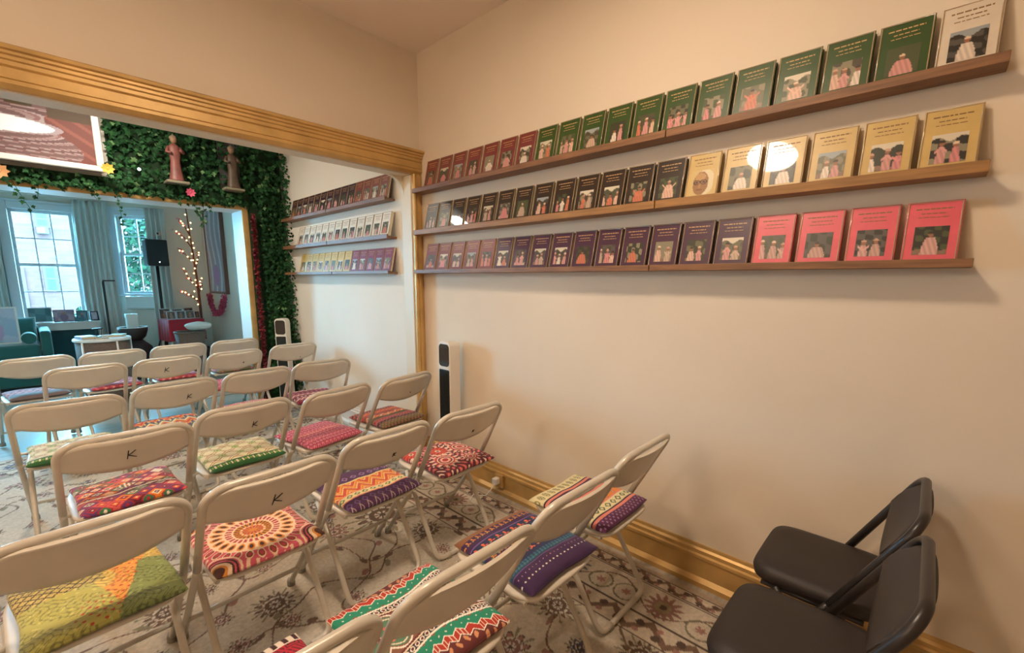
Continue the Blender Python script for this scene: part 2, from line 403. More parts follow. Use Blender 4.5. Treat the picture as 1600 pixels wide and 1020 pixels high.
# ---------------------------------------------------------------- outdoors
b = thing('brick_house', 'pale brick house across the street seen through the front window', 'building', (0.5, 45.0, -1.0))
MB().b2((-14, 0, 0), (14, .4, 8.6)).build('facade', M['brick'], b)
M['outtrim'] = mat('weathered_trim', (.034, .0185, .0150), 0.7); M['outpane'] = mat('dark_window_pane', (.004, .0070, .0072), 0.6)
def hwin(x0, x1, z0, z1, ac=False):
    f = MB().b2((x0 - .14, -.08, z0 - .14), (x1 + .14, 0, z1 + .14)).build('house_window', M['outtrim'], b)
    MB().b2((x0, -.10, z0), (x1, -.081, z1)).build('house_pane', M['outpane'], f)
    MB().b2((x0, -.12, (z0 + z1) / 2 - .05), (x1, -.1005, (z0 + z1) / 2 + .05)).build('house_rail', M['outtrim'], f)
hwin(.18, .64, 4.93 + 1, 5.72 + 1); hwin(.22, .62, .57 + 1, 2.07 + 1); hwin(5.2, 6.0, 5.9, 6.8); hwin(-5, -4.2, 5.9, 6.8)
a = MB().b2((.08, -.5, 5.33), (.66, -.09, 5.79)).build('air_conditioner', M['outtrim'], b)
MB().b2((.12, -.52, 5.40), (.48, -.501, 5.72)).build('vent_grille', mat('grey_vent', S(120, 140, 150), .5), a)
MB().b2((-1.5, -.14, .0), (-.80, 0, 3.04)).build('house_door', mat('lilac_door_paint', (.040, .0100, .0120), 0.6), b)
def leaf_cloud(n, c, r, size, seed, mi_w=(1,)):
    g = random.Random(seed); m = MB()
    for _ in range(n):
        while True:
            p = Vector((g.uniform(-1, 1), g.uniform(-1, 1), g.uniform(-1, 1)))
            if 0.25 < p.length < 1: break
        p = Vector((c[0] + p.x * r[0], c[1] + p.y * r[1], c[2] + p.z * r[2]))
        u = Vector((g.gauss(0, 1), g.gauss(0, 1), g.gauss(0, 1))).normalized(); w = u.orthogonal().normalized(); s = size * g.uniform(.6, 1.3)
        m.add([p - u * s, p + w * s * .5, p + u * s, p - w * s * .5], [(0, 1, 2, 3)], 0)
    return m
t = thing('garden_tree', 'bright green street tree filling the narrow angled window', 'tree', (2.0, 14.0, -1.0))
leaf_cloud(2600, (0.0, 0, 3.3), (1.1, .8, 1.9), .10, 3).build('foliage', M['greenplant'], t, fixn=False)
MB().tube([(0, 0, 0), (.03, 0, 1.2), (0, .02, 3.0)], [.09, .07, .04]).build('trunk', M['bark'], t)
t = thing('garden_shrub', 'leafy shrub outside behind the lower right panes of the front window', 'shrub', (0.62, 10.6, -1.0))
leaf_cloud(500, (0, 0, 1.55), (.30, .25, .38), .05, 5).build('foliage', M['greenplant'], t, fixn=False)
MB().tube([(0, 0, 0), (.02, 0, 1.5)], [.03, .02]).build('stem', M['bark'], t)
struct(MB().b2((-20, 9.6, -1.1), (24, 45.0, -1.0)).build('street', mat('grey_pavement', (.07, .05, .045), 0.9)))

# ---------------------------------------------------------------- lamps (hidden above the header / outside the frame; the two globes are added fill light)
def ceiling_lamp(label, lamp):
    _, loc, power, colr, r, flush = lamp
    t = thing('ceiling_light', label, 'light', (loc[0], loc[1], CZ))
    if flush:      # round flush fitting whose flat diffuser shines down
        g = mat('lit_diffuser', colr, 0.4, emit=(colr, power / (PI * PI * r * r)))
        MB().lathe([(.0001, 0), (r + .018, 0), (r + .022, loc[2] - CZ - .004), (r + .002, loc[2] - CZ - .004), (r + .002, loc[2] - CZ + .006), (.0001, loc[2] - CZ + .006)], 36, caps=False).build('housing', M['whiteframe'], t)
        m = MB(); m.add([(r * math.cos(2 * PI * k / 36), r * math.sin(2 * PI * k / 36), loc[2] - CZ) for k in range(36)], [tuple(range(35, -1, -1))])
        m.build('diffuser', g, t, fixn=False)
    else:
        g = mat('lit_opal_globe', colr, 0.4, emit=(colr, power / (4 * PI * PI * r * r)))
        MB().lathe([(.0001, 0), (.06, 0), (.06, -.02), (.012, -.028), (.012, loc[2] - CZ + r - .004), (.0001, loc[2] - CZ + r - .004)], 20).build('canopy_stem', M['gold'], t)
        MB().ball((0, 0, loc[2] - CZ), r, 20, 12).build('globe', g, t)
for _l, _n in zip(LAMPS, ('round flush ceiling light near the right wall of bookshelves', 'added opal globe fill light over the unseen left side of the near room',
                          'round flush ceiling light above the middle of the room past the gilt header', 'added opal globe fill light in the far left of the room past the gilt header')):
    ceiling_lamp(_n, _l)

# ================================================================ RUG
def mixc(col, mask, c):
    col[mask] = c
def hsh(a, b, k=0.0):
    v = np.sin(a * 127.1 + b * 311.7 + k * 74.7) * 43758.5453
    return v - np.floor(v)
def rug_col(x, y, x0, x1, y0, y1):
    n = len(x); col = np.tile(SA(204, 192, 174), (n, 1))
    brown, rose, blue, olive, cream, dark = SA(122, 96, 80), SA(166, 122, 112), SA(98, 98, 118), SA(138, 132, 108), SA(212, 202, 188), SA(88, 70, 62)
    e = np.minimum(np.minimum(x - x0, x1 - x), np.minimum(y - y0, y1 - y))       # distance to the rug edge
    along = np.where(np.minimum(x - x0, x1 - x) < np.minimum(y - y0, y1 - y), y, x)
    f = e > .43
    # field: scrolling vines
    for k, (ax, ay, ph) in enumerate(((1, 0.35, 0.0), (0.3, 1, 1.1), (1, -0.6, 2.3))):
        s_ = ax * x + ay * y; q = -ay * x + ax * y
        d = np.abs(((q + .10 * np.sin(s_ * 8.5 + ph) + .03 * np.sin(s_ * 21 + ph * 2)) / .62 + ph) % 1.0 - .5) * .62
        mixc(col, f & (d < .0052), brown)
        # leaves along the vine
        lt = (s_ * 14 + k) % 1.0 - .5; side = np.where(np.floor(s_ * 14 + k) % 2 == 0, 1, -1)
        qq = (((q + .10 * np.sin(s_ * 8.5 + ph) + .03 * np.sin(s_ * 21 + ph * 2)) / .62 + ph) % 1.0 - .5) * .62 * side
        m_ = f & ((lt / .34) ** 2 + ((qq - .022) / .017) ** 2 < 1) & (hsh(np.floor(s_ * 14 + k), np.floor(q / .62 + ph)) > .55)
        mixc(col, m_, (olive, rose * .9, brown)[k])
    # flowers on a jittered grid, three sizes
    for cell, R, kk in ((.23, .040, 1.0), (.41, .080, 2.0), (.83, .155, 3.0)):
        ci, cj = np.floor(x / cell), np.floor(y / cell)
        cx = (ci + .3 + .4 * hsh(ci, cj, kk)) * cell; cy = (cj + .3 + .4 * hsh(ci, cj, kk + 9)) * cell
        dx, dy = x - cx, y - cy; r = np.hypot(dx, dy) / R; th = np.arctan2(dy, dx); h = hsh(ci, cj, kk + 20)
        pet = np.where(h > .7, 8, 12)
        edge = .80 + .20 * np.cos(pet * th)
        on = f & (r < edge) & (h > .46)
        base = np.where((h > .80)[:, None], rose, np.where((h > .70)[:, None], blue, brown))
        col[on] = base[on]
        mixc(col, on & (r < .62) & (r > .50), cream)
        col[on & (r < .50)] = (base * .72)[on & (r < .50)]
        mixc(col, on & (r < .30) & (np.cos(8 * th) > -.2), cream)
        mixc(col, on & (r < .12), dark)
        mixc(col, on & (r > edge - .10), dark)
        mixc(col, f & (h > .46) & (r > edge + .05) & (r < 1.30) & (np.cos(pet * th + PI) > .86), olive)
    # border
    b1 = (e > .035) & (e < .10); b2 = (e > .10) & (e < .315); b3 = (e > .315) & (e < .43)
    mixc(col, e < .035, SA(178, 160, 138))
    for bb, ctr, wd, per, c in ((b1, .068, .03, .062, brown), (b3, .372, .045, .085, brown)):
        col[bb] = SA(206, 192, 172)
        t_ = along / per; w = (e - ctr) / wd; ft = t_ % 1.0 - .5
        z = np.abs(w - np.where(np.floor(t_) % 2 == 0, 1, -1) * ft * 1.7)
        mixc(col, bb & (z < .40), c)
        mixc(col, bb & ((ft / .22) ** 2 + ((w * np.where(np.floor(t_) % 2 == 0, 1, -1) + .45) / .40) ** 2 < 1), dark)
        mixc(col, bb & ((ft / .16) ** 2 + ((w * np.where(np.floor(t_) % 2 == 0, 1, -1) - .55) / .30) ** 2 < 1), rose)
    for ln in (.035, .10, .315, .43, .108, .307): mixc(col, np.abs(e - ln) < .0035, dark)
    # palmettes in the main border
    per = .46; t_ = along / per; k_ = np.floor(t_); dx = (t_ % 1.0 - .5) * per; dy = e - .208
    r = np.hypot(dx, dy); th = np.arctan2(dx, dy)
    R = .085 * (.78 + .22 * np.cos(13 * th)); on = b2 & (r < R)
    c3 = np.where(((k_ % 3) == 0)[:, None], dark, np.where(((k_ % 3) == 1)[:, None], rose * .8, blue)); col[on] = c3[on]
    mixc(col, on & (r < .036), SA(150, 134, 104)); mixc(col, on & (r < .016), dark)
    d = np.abs(dy - .075 * np.cos(dx / per * 2 * PI * 1.0 + k_ * PI) * np.sign(np.sin(k_ * PI + .5)) * .9)
    mixc(col, b2 & (d < .0048) & (r > R), brown)
    d2 = np.abs(np.hypot(np.abs(dx) - .165, dy - .02) - .055)
    mixc(col, b2 & (d2 < .0045) & (r > R), olive * .8)
    on = b2 & (np.hypot(np.abs(dx) - .165, dy - .02) < .024 * (.75 + .25 * np.cos(6 * np.arctan2(dy - .02, np.abs(dx) - .165)))); mixc(col, on, rose)
    return col
RX0, RX1, RY0, RY1 = -1.6, 1.898, -1.6, 5.02
def rug_mesh():
    xs = np.unique(np.concatenate([np.arange(RX0, -0.30, .016), np.arange(-0.30, RX1 + .001, .0058)]))
    ys = np.unique(np.concatenate([np.arange(RY0, 0.30, .016), np.arange(0.30, 2.6, .0058), np.arange(2.6, RY1 + .001, .014)]))
    X, Y = np.meshgrid(xs, ys); n, k = len(xs), len(ys)
    V = np.stack([X.ravel(), Y.ravel(), np.full(X.size, .009)], 1)
    V[:, 2] += .0006 * np.sin(X.ravel() * 3) 
    i = np.arange((k - 1) * n).reshape(k - 1, n)[:, :-1].ravel()
    F = np.stack([i, i + 1, i + n + 1, i + n], 1)
    me = fast_mesh('oriental_rug', V, F, [M['rug']]); set_col(me, rug_col(V[:, 0], V[:, 1], RX0, RX1, RY0, RY1))
    return me
rug = thing('oriental_rug', 'cream oriental rug with brown vines and flowered border under the chairs', 'rug')
link('pile', rug_mesh(), rug)
m = MB().b2((RX0, RY0, .0005), (RX1, RY1, .0075)); m.build('backing', M['tan'], rug)

# ================================================================ FOLDING CHAIRS
CW = 0.2042           # half width of the back
TD = Vector((0, .40, -.76)); PL = TD.length; TD.normalize()      # down along the slanted post
TN = Vector((0, -TD.z * -1, 0))                                  # placeholder, rear normal below
TN = Vector((0, TD.z, -TD.y))                                    # rear facing normal of the back
def post(u, s, d=0): return Vector((u, 0, .76)) + TD * s + TN * d
def make_chair(name, label, cat, group, paint, tubem, padded=False):
    t = thing(name, label, cat, (0, 0, 0), 0, group)
    # back panel: sheet with rounded top corners, sagging lower edge, rolled rim
    RC = .115 if padded else .085
    def top(u):
        a = CW - abs(u)
        return 0 if a > RC else RC - math.sqrt(max(RC * RC - (RC - a) ** 2, 0))
    def bot(u): return (.150 if padded else .128) + .038 * (1 - (u / CW) ** 2)
    thick = .030 if padded else .010
    us = [math.sin(PI / 2 * (-1 + 2 * i / 28)) * (CW - .002) for i in range(29)]
    nv = 9; V = []; F = []
    for side in (1, -1):
        for j in range(nv):
            for u in us:
                q = j / (nv - 1); s = top(u) + (max(bot(u), top(u) + .03) - top(u)) * q
                dish = -.026 * (1 - (u / CW) ** 2) * (1 if not padded else .5)
                edge = min(q, 1 - q) * 2
                puff = (.5 + .5 * min(1, edge * 3)) if padded else 1
                V.append(post(u, s, -dish + side * thick / 2 * puff))
    n = len(us)
    for k in (0, 1):
        o = k * n * nv
        for j in range(nv - 1):
            for i in range(n - 1):
                F.append((o + j * n + i, o + j * n + i + 1, o + (j + 1) * n + i + 1, o + (j + 1) * n + i))
    O = n * nv; rim = [i for i in range(n)] + [j * n + n - 1 for j in range(1, nv)] + [(nv - 1) * n + i for i in range(n - 2, -1, -1)] + [j * n for j in range(nv - 2, 0, -1)]
    for a_, b_ in zip(rim, rim[1:] + rim[:1]): F.append((a_, b_, b_ + O, a_ + O))
    m = MB().add(V, F, 0, True)
    bpnl = m.build('back_panel', paint, t)
    for poly in bpnl.data.polygons[-len(rim):]: poly.use_smooth = False
    # bent tube over the top, running down into the front legs
    pts = []
    for k in range(0, 9):
        a = PI - PI / 2 * k / 8; pts.append(post(-CW + .07 + .07 * math.cos(a), .07 - .07 * math.sin(a)))
    R = [Vector((-p.x, p.y, p.z)) for p in reversed(pts)]
    SL = .37
    tr = .0126
    MB().tube([post(-CW, SL)] + [post(-CW, .20)] + pts + R + [post(CW, .20), post(CW, SL)], tr, 10).build('back_frame', tubem, t)
    for sx in (-1, 1):
        p0 = post(sx * CW, SL); p1 = post(sx * CW, SL + .03) + Vector((0, .004, 0)); ff = Vector((sx * CW, .485, .016))
        lg = MB().tube([p0, p1, p1.lerp(ff, .08) + Vector((0, .002, .002)), p1.lerp(ff, .5), ff], .0118, 10).build('front_leg', tubem, t)
        MB().lathe([(.0001, 0), (.017, 0), (.017, .022), (.0138, .032)], 12, (ff.x, ff.y, 0.0005)).build('foot_cap', M['rubber'], lg)
        # rear leg curving into the bar that lies on the floor
        X_ = .180; h = Vector((sx * X_, .320, .408)); ft = Vector((sx * X_, .070, .0125)); dn = (ft - h).normalized(); rc = .05
        cv = [ft - dn * rc]
        for k in range(1, 6):
            q = k / 5; A_ = (ft - dn * rc).lerp(ft, q); B2_ = ft.lerp(ft + Vector((-sx * rc, 0, 0)), q); cv.append(A_.lerp(B2_, q))
        rl = MB().tube([h, h.lerp(ft, .5)] + cv + [Vector((sx * .10, .070, .0125))], .0115, 10).build('rear_leg', tubem, t)
        MB().b2((sx * .115 - .014, .056, .0002), (sx * .115 + .014, .084, .006)).build('floor_pad', M['rubber'], rl)
        MB().tube([(sx * .180, .18, .418), (sx * (CW + .010), .18, .418)], .007, 8).build('pivot_bolt', tubem, t)
    MB().tube([(-.10, .070, .0125), (.10, .070, .0125)], .0114, 10).build('floor_bar', tubem, t)
    fy = .1965 + .2885 * .70
    MB().tube([(-CW, fy - .006, .130), (CW, fy - .006, .130)], .009, 8).build('front_stretcher', tubem, t)
    # seat pan: rounded plate with a turned-down lip
    def seat_outline(k, n, grow=0):
        a = 2 * PI * k / n; c_, s_ = math.cos(a), math.sin(a); p = .36
        x = math.copysign(abs(c_) ** p, c_) * (.180 + grow); y = math.copysign(abs(s_) ** p, s_) * ((.172 if padded else .188) + grow)
        return x, y + (.222 if padded else .250)
    n = 48; zt = lambda y: .430 + .006 * (y - .03)
    V = []; F = []
    rings = [(0.0, -.017), (0.004, -.010), (0.002, -.003), (-.006, 0.0), (-.05, -.001)] if not padded else [(-.01, -.03), (.004, -.02), (.008, 0), (.002, .018), (-.03, .028), (-.09, .032)]
    for g, dz in rings:
        for k in range(n):
            x, y = seat_outline(k, n, g); V.append((x, y, zt(y) + dz))
    for j in range(len(rings) - 1):
        for k in range(n): F.append((j * n + k, j * n + (k + 1) % n, (j + 1) * n + (k + 1) % n, (j + 1) * n + k))
    F.append(tuple((len(rings) - 1) * n + k for k in range(n))); F.append(tuple(n - 1 - k for k in range(n)))
    MB().add(V, F, 0, True).build('seat_pan', paint, t)
    for sx in (-.172, .172): MB().tube([(sx, .09, .413 if not padded else .398), (sx, .40 if not padded else .36, .414 if not padded else .40)], .008, 8).build('seat_rail', tubem, t)
    return t

def add_letter(chair, u0, s0, h, strong=1):
    """a hand-written letter K on the rear of the back panel, seen from behind"""
    bpnl = [c for c in chair.children if c.name.startswith('back_panel')][0]
    m = MB()
    def P(a, b_):      # a right, b up in letter units as seen from behind (right = +x)
        u = u0 + a * h; s = s0 - b_ * h
        dish = .026 * (1 - (u / CW) ** 2)
        return post(u, s, dish + .0054)
    w = .0022 * strong
    for pts in ([(-.16, .55), (-.20, 0), (-.26, -.5)], [(.34, .46), (.06, .16), (-.20, -.06)], [(-.20, -.04), (.08, -.22), (.40, -.42)]):
        m.tube([P(*p) for p in pts], [w * .8, w, w * .7], 6)
    o = m.build('letter_mark', M['ink'], bpnl)
    for v in o.data.vertices: pass
    return o

PROTO = make_chair('folding_chair', 'x', 'chair', None, M['chairpaint'], M['chairtube'])
CH = [ # key, x, y, angle, label, letter (u, s, height)
 ('A1', -.050, 5.000, 7, 'cream folding chair at the left end of the farthest row, before the teal sofa', None),
 ('A2', .405, 5.010, 7, 'cream folding chair in the farthest row, directly before the round side table', None),
 ('A3', .875, 5.080, 5, 'cream folding chair in the farthest row, directly before the red-clothed table', None),
 ('A4', 1.348, 5.110, 6, 'cream folding chair at the right end of the farthest row, beside the ivy opening', None),
 ('B1', .193, 4.265, 5, 'plain cream folding chair at the left end of the second farthest row', None),
 ('B2', .663, 4.300, 6, 'cream folding chair with a faint letter K and yellow cushion in the second farthest row', (-.02, .085, .045)),
 ('B3', 1.130, 4.300, 8, 'cream folding chair with a tiny dark mark, third from left in second farthest row', (.055, .10, .014)),
 ('B4', 1.650, 4.400, 3, 'cream folding chair right in front of the farther white tower fan', (.055, .13, .010)),
 ('C1', .054, 3.131, -2, 'cream folding chair with green and cream cushion at far left, beside the bright floor', None),
 ('C2', .525, 3.240, 6, 'cream folding chair with a letter K and orange zigzag cushion, in the third farthest row', (.055, .095, .036)),
 ('C3', .990, 3.290, 4, 'cream folding chair with a red ringed cushion mostly hidden, in the third farthest row', None),
 ('C4', 1.448, 3.330, -3, 'cream folding chair with a dark red zigzag cushion near the white middle room wall', None),
 ('D1', .195, 2.290, 2, 'cream folding chair with a large letter K and red diamond cushion', (0.0, .085, .044)),
 ('D2', .660, 2.410, 4, 'cream folding chair with a letter K and green edged cream cushion', (.030, .108, .036)),
 ('D3', 1.135, 2.400, 9, 'cream folding chair with a pink dotted cushion and no letter on its back', None),
 ('D4', 1.602, 2.420, 9, 'cream folding chair with an orange and olive striped cushion next to the nearer tower fan', (.03, .115, .008)),
 ('E0', .035, 1.490, 3, 'cream folding chair with a yellow and green patchwork cushion at the lower left', None),
 ('E1', .474, 1.491, 3, 'cream folding chair with a large letter K and orange mandala cushion', (.000, .100, .046)),
 ('E2', .945, 1.567, 2, 'cream folding chair with a small letter K and purple edged zigzag cushion', (.025, .115, .022)),
 ('E3', 1.392, 1.560, 0, 'cream folding chair with a red medallion cushion, its back in front of the tower fan', (.02, .12, .015)),
 ('F0', .180, .690, 0, 'cream folding chair with a red key-pattern cushion, cut off at the bottom edge', None),
 ('F1', .622, .680, 0, 'cream folding chair with a teal and red scalloped cushion, seen edge on from above', None),
 ('F2', 1.080, .700, 0, 'cream folding chair with a navy flower-striped cushion, seen edge on', None),
 ('F3', 1.540, .725, 0.5, 'cream folding chair with a purple and cream banded cushion beside the gilt baseboard', None),
]
CPOS = {}
for i, (k, x, y, a, lab, let) in enumerate(CH):
    o = dup(PROTO, (x, y, .0095), math.radians(a))
    if k[0] in 'ABCD': o.scale = (1.035, 1, 1)
    o['label'] = lab; o['group'] = 'cream folding chairs set out in rows'; CPOS[k] = o
    if let: add_letter(o, *let)
for c in list(PROTO.children):
    for g in list(c.children): bpy.data.objects.remove(g)
    bpy.data.objects.remove(c)
bpy.data.objects.remove(PROTO)

# two black padded folding chairs beside the camera
for x, y, a, lab in ((1.712, -.052, 0, 'black padded folding chair against the wall in the lower right corner'),
                     (1.262, -.060, 0, 'nearer black padded folding chair cut off by the bottom edge')):
    c = make_chair('padded_folding_chair', lab, 'chair', 'black padded folding chairs', M['blackpad'], M['blackmetal'], True)
    c.location = (x, y, .0095); c.rotation_euler = (0, 0, math.radians(a))

# ================================================================ CUSHIONS
def cc(*hexes): return [SA((h >> 16) & 255, (h >> 8) & 255, h & 255) for h in hexes]
def base(u, c): return np.tile(c, (len(u), 1))
def zig(t, amp): return np.abs(((t % 1.0) - .5)) * 2 * amp        # triangle wave 0..amp
def stripes(u, v, bands):
    """bands: list of (v_top, colour) from the front edge (v=1) down to the rear (v=-1)"""
    col = base(u, bands[-1][1])
    for (v0, c) in reversed(bands[:-1]): col[v > v0] = c
    return col
def diamonds(col, u, v, v0, hw, n, c1, c2=None, ph=0.0):
    t = (u * n / 2 + ph) % 1.0 - .5; d = np.abs(t) / .5 + np.abs(v - v0) / hw
    col[d < .80] = c1
    if c2 is not None: col[d < .42] = c2
def p_purple_zig(u, v):
    pu, ye, re, cr, pk, gn, dk = cc(0x4c2250, 0xe8a248, 0xc8322c, 0xe6d6a0, 0xe8866c, 0x4a6a44, 0x38203c)
    v = v + .02 * np.sin(u * 5)
    v = (v + .12) * 1.12
    col = stripes(u, v, [(.86, pu), (.44, pu), (.38, cr), (.34, ye), (-.30, ye), (-.35, pk), (-.58, cr), (-.63, pk), (-1.3, pu)])
    diamonds(col, u, v, .66, .16, 8, cc(0x9a7aa8)[0], pu)
    zone = (v < .34) & (v > -.30); k = (v * 2.6 + zig(u * 2.4, 1.0) * .95) % 1.0
    col[zone & (k < .40)] = re; col[zone & (k >= .40) & (k < .50)] = cr; col[zone & (k > .66) & (k < .74)] = cc(0xd8582e)[0]
    col[zone & (k > .16) & (k < .24)] = cc(0xe06a3c)[0]
    diamonds(col, u, v, -.465, .11, 9, gn, cr)
    diamonds(col, u, v, -.84, .16, 9, cc(0x77528a)[0], pu)
    t = (u * 4.5) % 1 - .5; col[(np.abs(np.abs(t) * .7 + (v + .95)) < .035)] = cc(0xb09a8a)[0]
    return col
def p_orange_mandala(u, v):
    bg, rd, br, cr, og, dk = cc(0xd0586a, 0xb83c46, 0x7c3a1e, 0xf0cfae, 0xd8862c, 0x4a2218)
    col = base(u, bg); r = np.hypot(u, v * .96); th = np.arctan2(v, u)
    def ring(r0, r1, c): col[(r > r0) & (r <= r1)] = c
    ring(0, .08, og); ring(.08, .20, rd); ring(.20, .25, cr); ring(.25, .36, og); ring(.36, .40, cr); ring(.40, .52, rd); ring(.52, .56, cr)
    ring(.56, .80, br); ring(.80, .84, cr); ring(.84, 1.05, bg)
    m = (r < .25) & (np.cos(14 * th) > .1); col[m & (r > .08)] = og
    m = (r > .25) & (r < .36) & (np.cos(26 * th) > .3); col[m] = dk
    m = (r > .40) & (r < .52) & (np.cos(30 * th) > .2); col[m] = cr
    pe = ((r - .68) / .12) ** 2 + (((th * 24 / (2 * PI)) % 1 - .5) / .36) ** 2
    col[pe < 1] = og; col[pe < .35] = dk; col[(pe > 1) & (r > .56) & (r < .80)] = cr
    pe = ((r - .95) / .13) ** 2 + (((th * 30 / (2 * PI)) % 1 - .5) / .36) ** 2
    col[(pe < 1) & (r > .84)] = cr; col[(pe < .6) & (r > .84)] = br; col[(pe < .25) & (r > .84)] = rd
    out = r > 1.08; st = np.cos(44 * th); col[out & (st > .35)] = cr
    for sx in (-1, 1):
        for sy in (-1, 1):
            q = np.hypot(u - sx * 1.0, v - sy * 1.0)
            col[q < .42] = bg
            for a, b_, c in ((.0, .12, dk), (.12, .17, og), (.17, .24, cr), (.24, .28, dk), (.31, .35, dk), (.38, .42, cr)): col[(q >= a) & (q < b_)] = c
    return col
def p_red_medallion(u, v):
    bg, rd, pk, cr, og, dk = cc(0x5a2430, 0xb4303c, 0xdc7a72, 0xf0cab4, 0xe05a2a, 0x34181e)
    col = base(u, bg)
    k = np.sin(u * 19 + 2 * np.sin(v * 7)) * np.sin(v * 17 + 2 * np.cos(u * 8)); col[k > .25] = rd; col[k > .6] = pk; col[k < -.75] = cr
    for cx, cy, R, s in ((-.15, .30, .48, 1), (-.42, -.40, .52, 2), (.62, .12, .50, 2), (.35, -.75, .34, 2), (-.85, .75, .4, 1), (.6, .9, .38, 1)):
        dx, dy = u - cx, v - cy; r = np.hypot(dx, dy) / R; th = np.arctan2(dy, dx)
        pet = r < .74 + .26 * np.cos(12 * th); col[pet & (r > .55)] = cr; col[pet & (r > .55) & (r < .68)] = pk
        if s == 1:
            col[r < .6] = rd; col[(r < .55) & (np.cos(10 * th) > 0)] = og; col[r < .2] = cr; col[r < .1] = dk
        else:
            for a, c in ((.60, rd), (.52, cr), (.44, bg), (.36, pk), (.28, cr), (.2, rd)): col[r < a] = c
    return col
def p_kilim(u, v):
    rd, dk, og, cr, gn, pu, pk = cc(0xc0283c, 0x6a1c30, 0xf08a28, 0xf2e2cc, 0x3c7a50, 0x6a3a70, 0xe0605c)
    col = base(u, rd); cell = .42
    for off in (0, .5):
        a, b_ = u / cell + off, v / (cell * .8) + off; i, j = np.floor(a), np.floor(b_)
        d = np.abs(a - i - .5) + np.abs(b_ - j - .5); h = hsh(i, j, off)
        c1 = np.where((h > .8)[:, None], gn, np.where((h > .6)[:, None], og, np.where((h > .35)[:, None], pu, np.where((h > .2)[:, None], pk, dk))))
        m = d < .46; col[m] = c1[m]; m = d < .28; c2 = np.where((h * 7 % 1 > .45)[:, None], rd, cr); col[m] = c2[m]; m = d < .17; c3 = np.where((h * 13 % 1 > .5)[:, None], dk, og); col[m] = c3[m]; col[d < .07] = cr
    for v0 in (-.42, .95):
        w = np.abs(v - v0 - .07 * np.sin(u * 4)) ; col[(w < .17)] = col[(w < .17)] * .75; col[w < .03] = cr
    st = (np.abs(u - .72) / .16 + np.abs(v - .5) / .22) < 1; col[st] = cr
    st = (np.abs(u + .05) / .2 + np.abs(v + .02) / .2) < 1; col[st & (np.floor(u * 22) % 2 == 0)] = cr
    return col
def p_green_lattice(u, v):
    cr, tn, gn, gd, wh = cc(0xe4d8b0, 0xac8048, 0x86a83a, 0x2f6434, 0xf0e8cc)
    col = base(u, cr)
    a = np.sin(u * 6.2); w1 = v * 3.4 + .9 * a; w2 = v * 3.4 - .9 * a
    for w in (w1, w2):
        d = np.abs((w % 2.0) - 1.0); col[d < .27] = tn; col[d < .08] = wh
    d = np.abs(((u * 6.2 / PI + .5) % 1) - .5) / .28 + np.abs(((v * 3.4 / 2) % 1) - .5) / .22
    col[d < .95] = gn; col[d < .5] = cr; col[d < .3] = gd
    h = np.sin(u * 60) * np.sin(v * 44); col[(h > .82) & (v > .35)] = gd * 1.5
    m = v < -.82; col[m] = gd; col[m & (np.cos(u * 42) > .55) & (np.abs(v + .97) < .07)] = cr; col[m & (np.cos(u * 42) < -.5) & (np.abs(v + .97) < .05)] = gn
    return col
def p_pink_dots(u, v):
    c0, c1, lt, og = cc(0xa83a58, 0xc04e68, 0xe69aa0, 0xd0604e)
    b_ = np.floor((v + 1) * 4.5); col = np.where((b_ % 2 == 0)[:, None], c0, c1)
    a = (u * 8 + b_ * .5) % 1 - .5; q = ((v + 1) * 4.5) % 1 - .5
    d = np.hypot(a * .8, q); col[(d < .26) & (b_ % 2 == 0)] = lt; col[(d < .12) & (b_ % 2 == 0)] = c0
    z = np.abs(q - .3 * np.sin(u * 40)) < .10; col[z & (b_ % 2 == 1)] = lt; col[np.abs(v) < .1] = og
    col[(np.abs(v) < .1) & (np.cos(u * 50) > 0)] = lt
    return col
def p_orange_olive(u, v):
    og, rd, ol, dk, pk, cr = cc(0xd86434, 0xb03a34, 0x6a6038, 0x4a2630, 0xc06a6c, 0xe0b088)
    col = stripes(u, v, [(.62, dk), (.38, og), (.1, rd), (-.15, og), (-.32, ol), (-.62, pk), (-.78, dk), (-1.1, ol)])
    k = np.sin(u * 46 + np.sin(v * 30) * 2); col[(k > .5) & (v > .38)] = og; col[(k > .2) & (np.abs(v + .47) < .1)] = rd
    z = np.abs(v - .0 - .10 * np.sin(u * 18)) < .05; col[z] = cr; z = np.abs(v - .25 - .08 * np.sin(u * 26)) < .035; col[z] = ol
    col[(np.sin(u * 38) * np.sin(v * 33) > .6) & (v < -.62)] = pk
    col[(np.sin(u * 30) * np.sin(v * 40) > .6) & (v > -.2)] = dk
    return col
def p_multi_zig(u, v):
    og, cr, te, pu, rd, bl = cc(0xe08a3a, 0xf0dcb4, 0x4a6a70, 0x6a2c5a, 0xc03a3c, 0x3a4a80)
    z = v + zig(u * 2.4, .45); k = np.floor(z * 6) % 6
    col = base(u, og)
    for i, c in enumerate((og, cr, te, pu, og, rd)): col[k == i] = c
    col[(np.sin(u * 40) > .5) & (k == 3)] = cr; col[v > .8] = bl
    return col
def p_red_rings(u, v):
    rd, pk, cr, dk = cc(0xb4384a, 0xd8707a, 0xf0ccc0, 0x7a2234)
    a = (u * 2.2) % 1 - .5; b_ = (v * 2.2) % 1 - .5; r = np.hypot(a, b_)
    col = base(u, rd)
    for r0, c in ((.46, cr), (.40, pk), (.32, rd), (.26, cr), (.19, dk), (.10, cr)): col[r < r0] = c
    return col
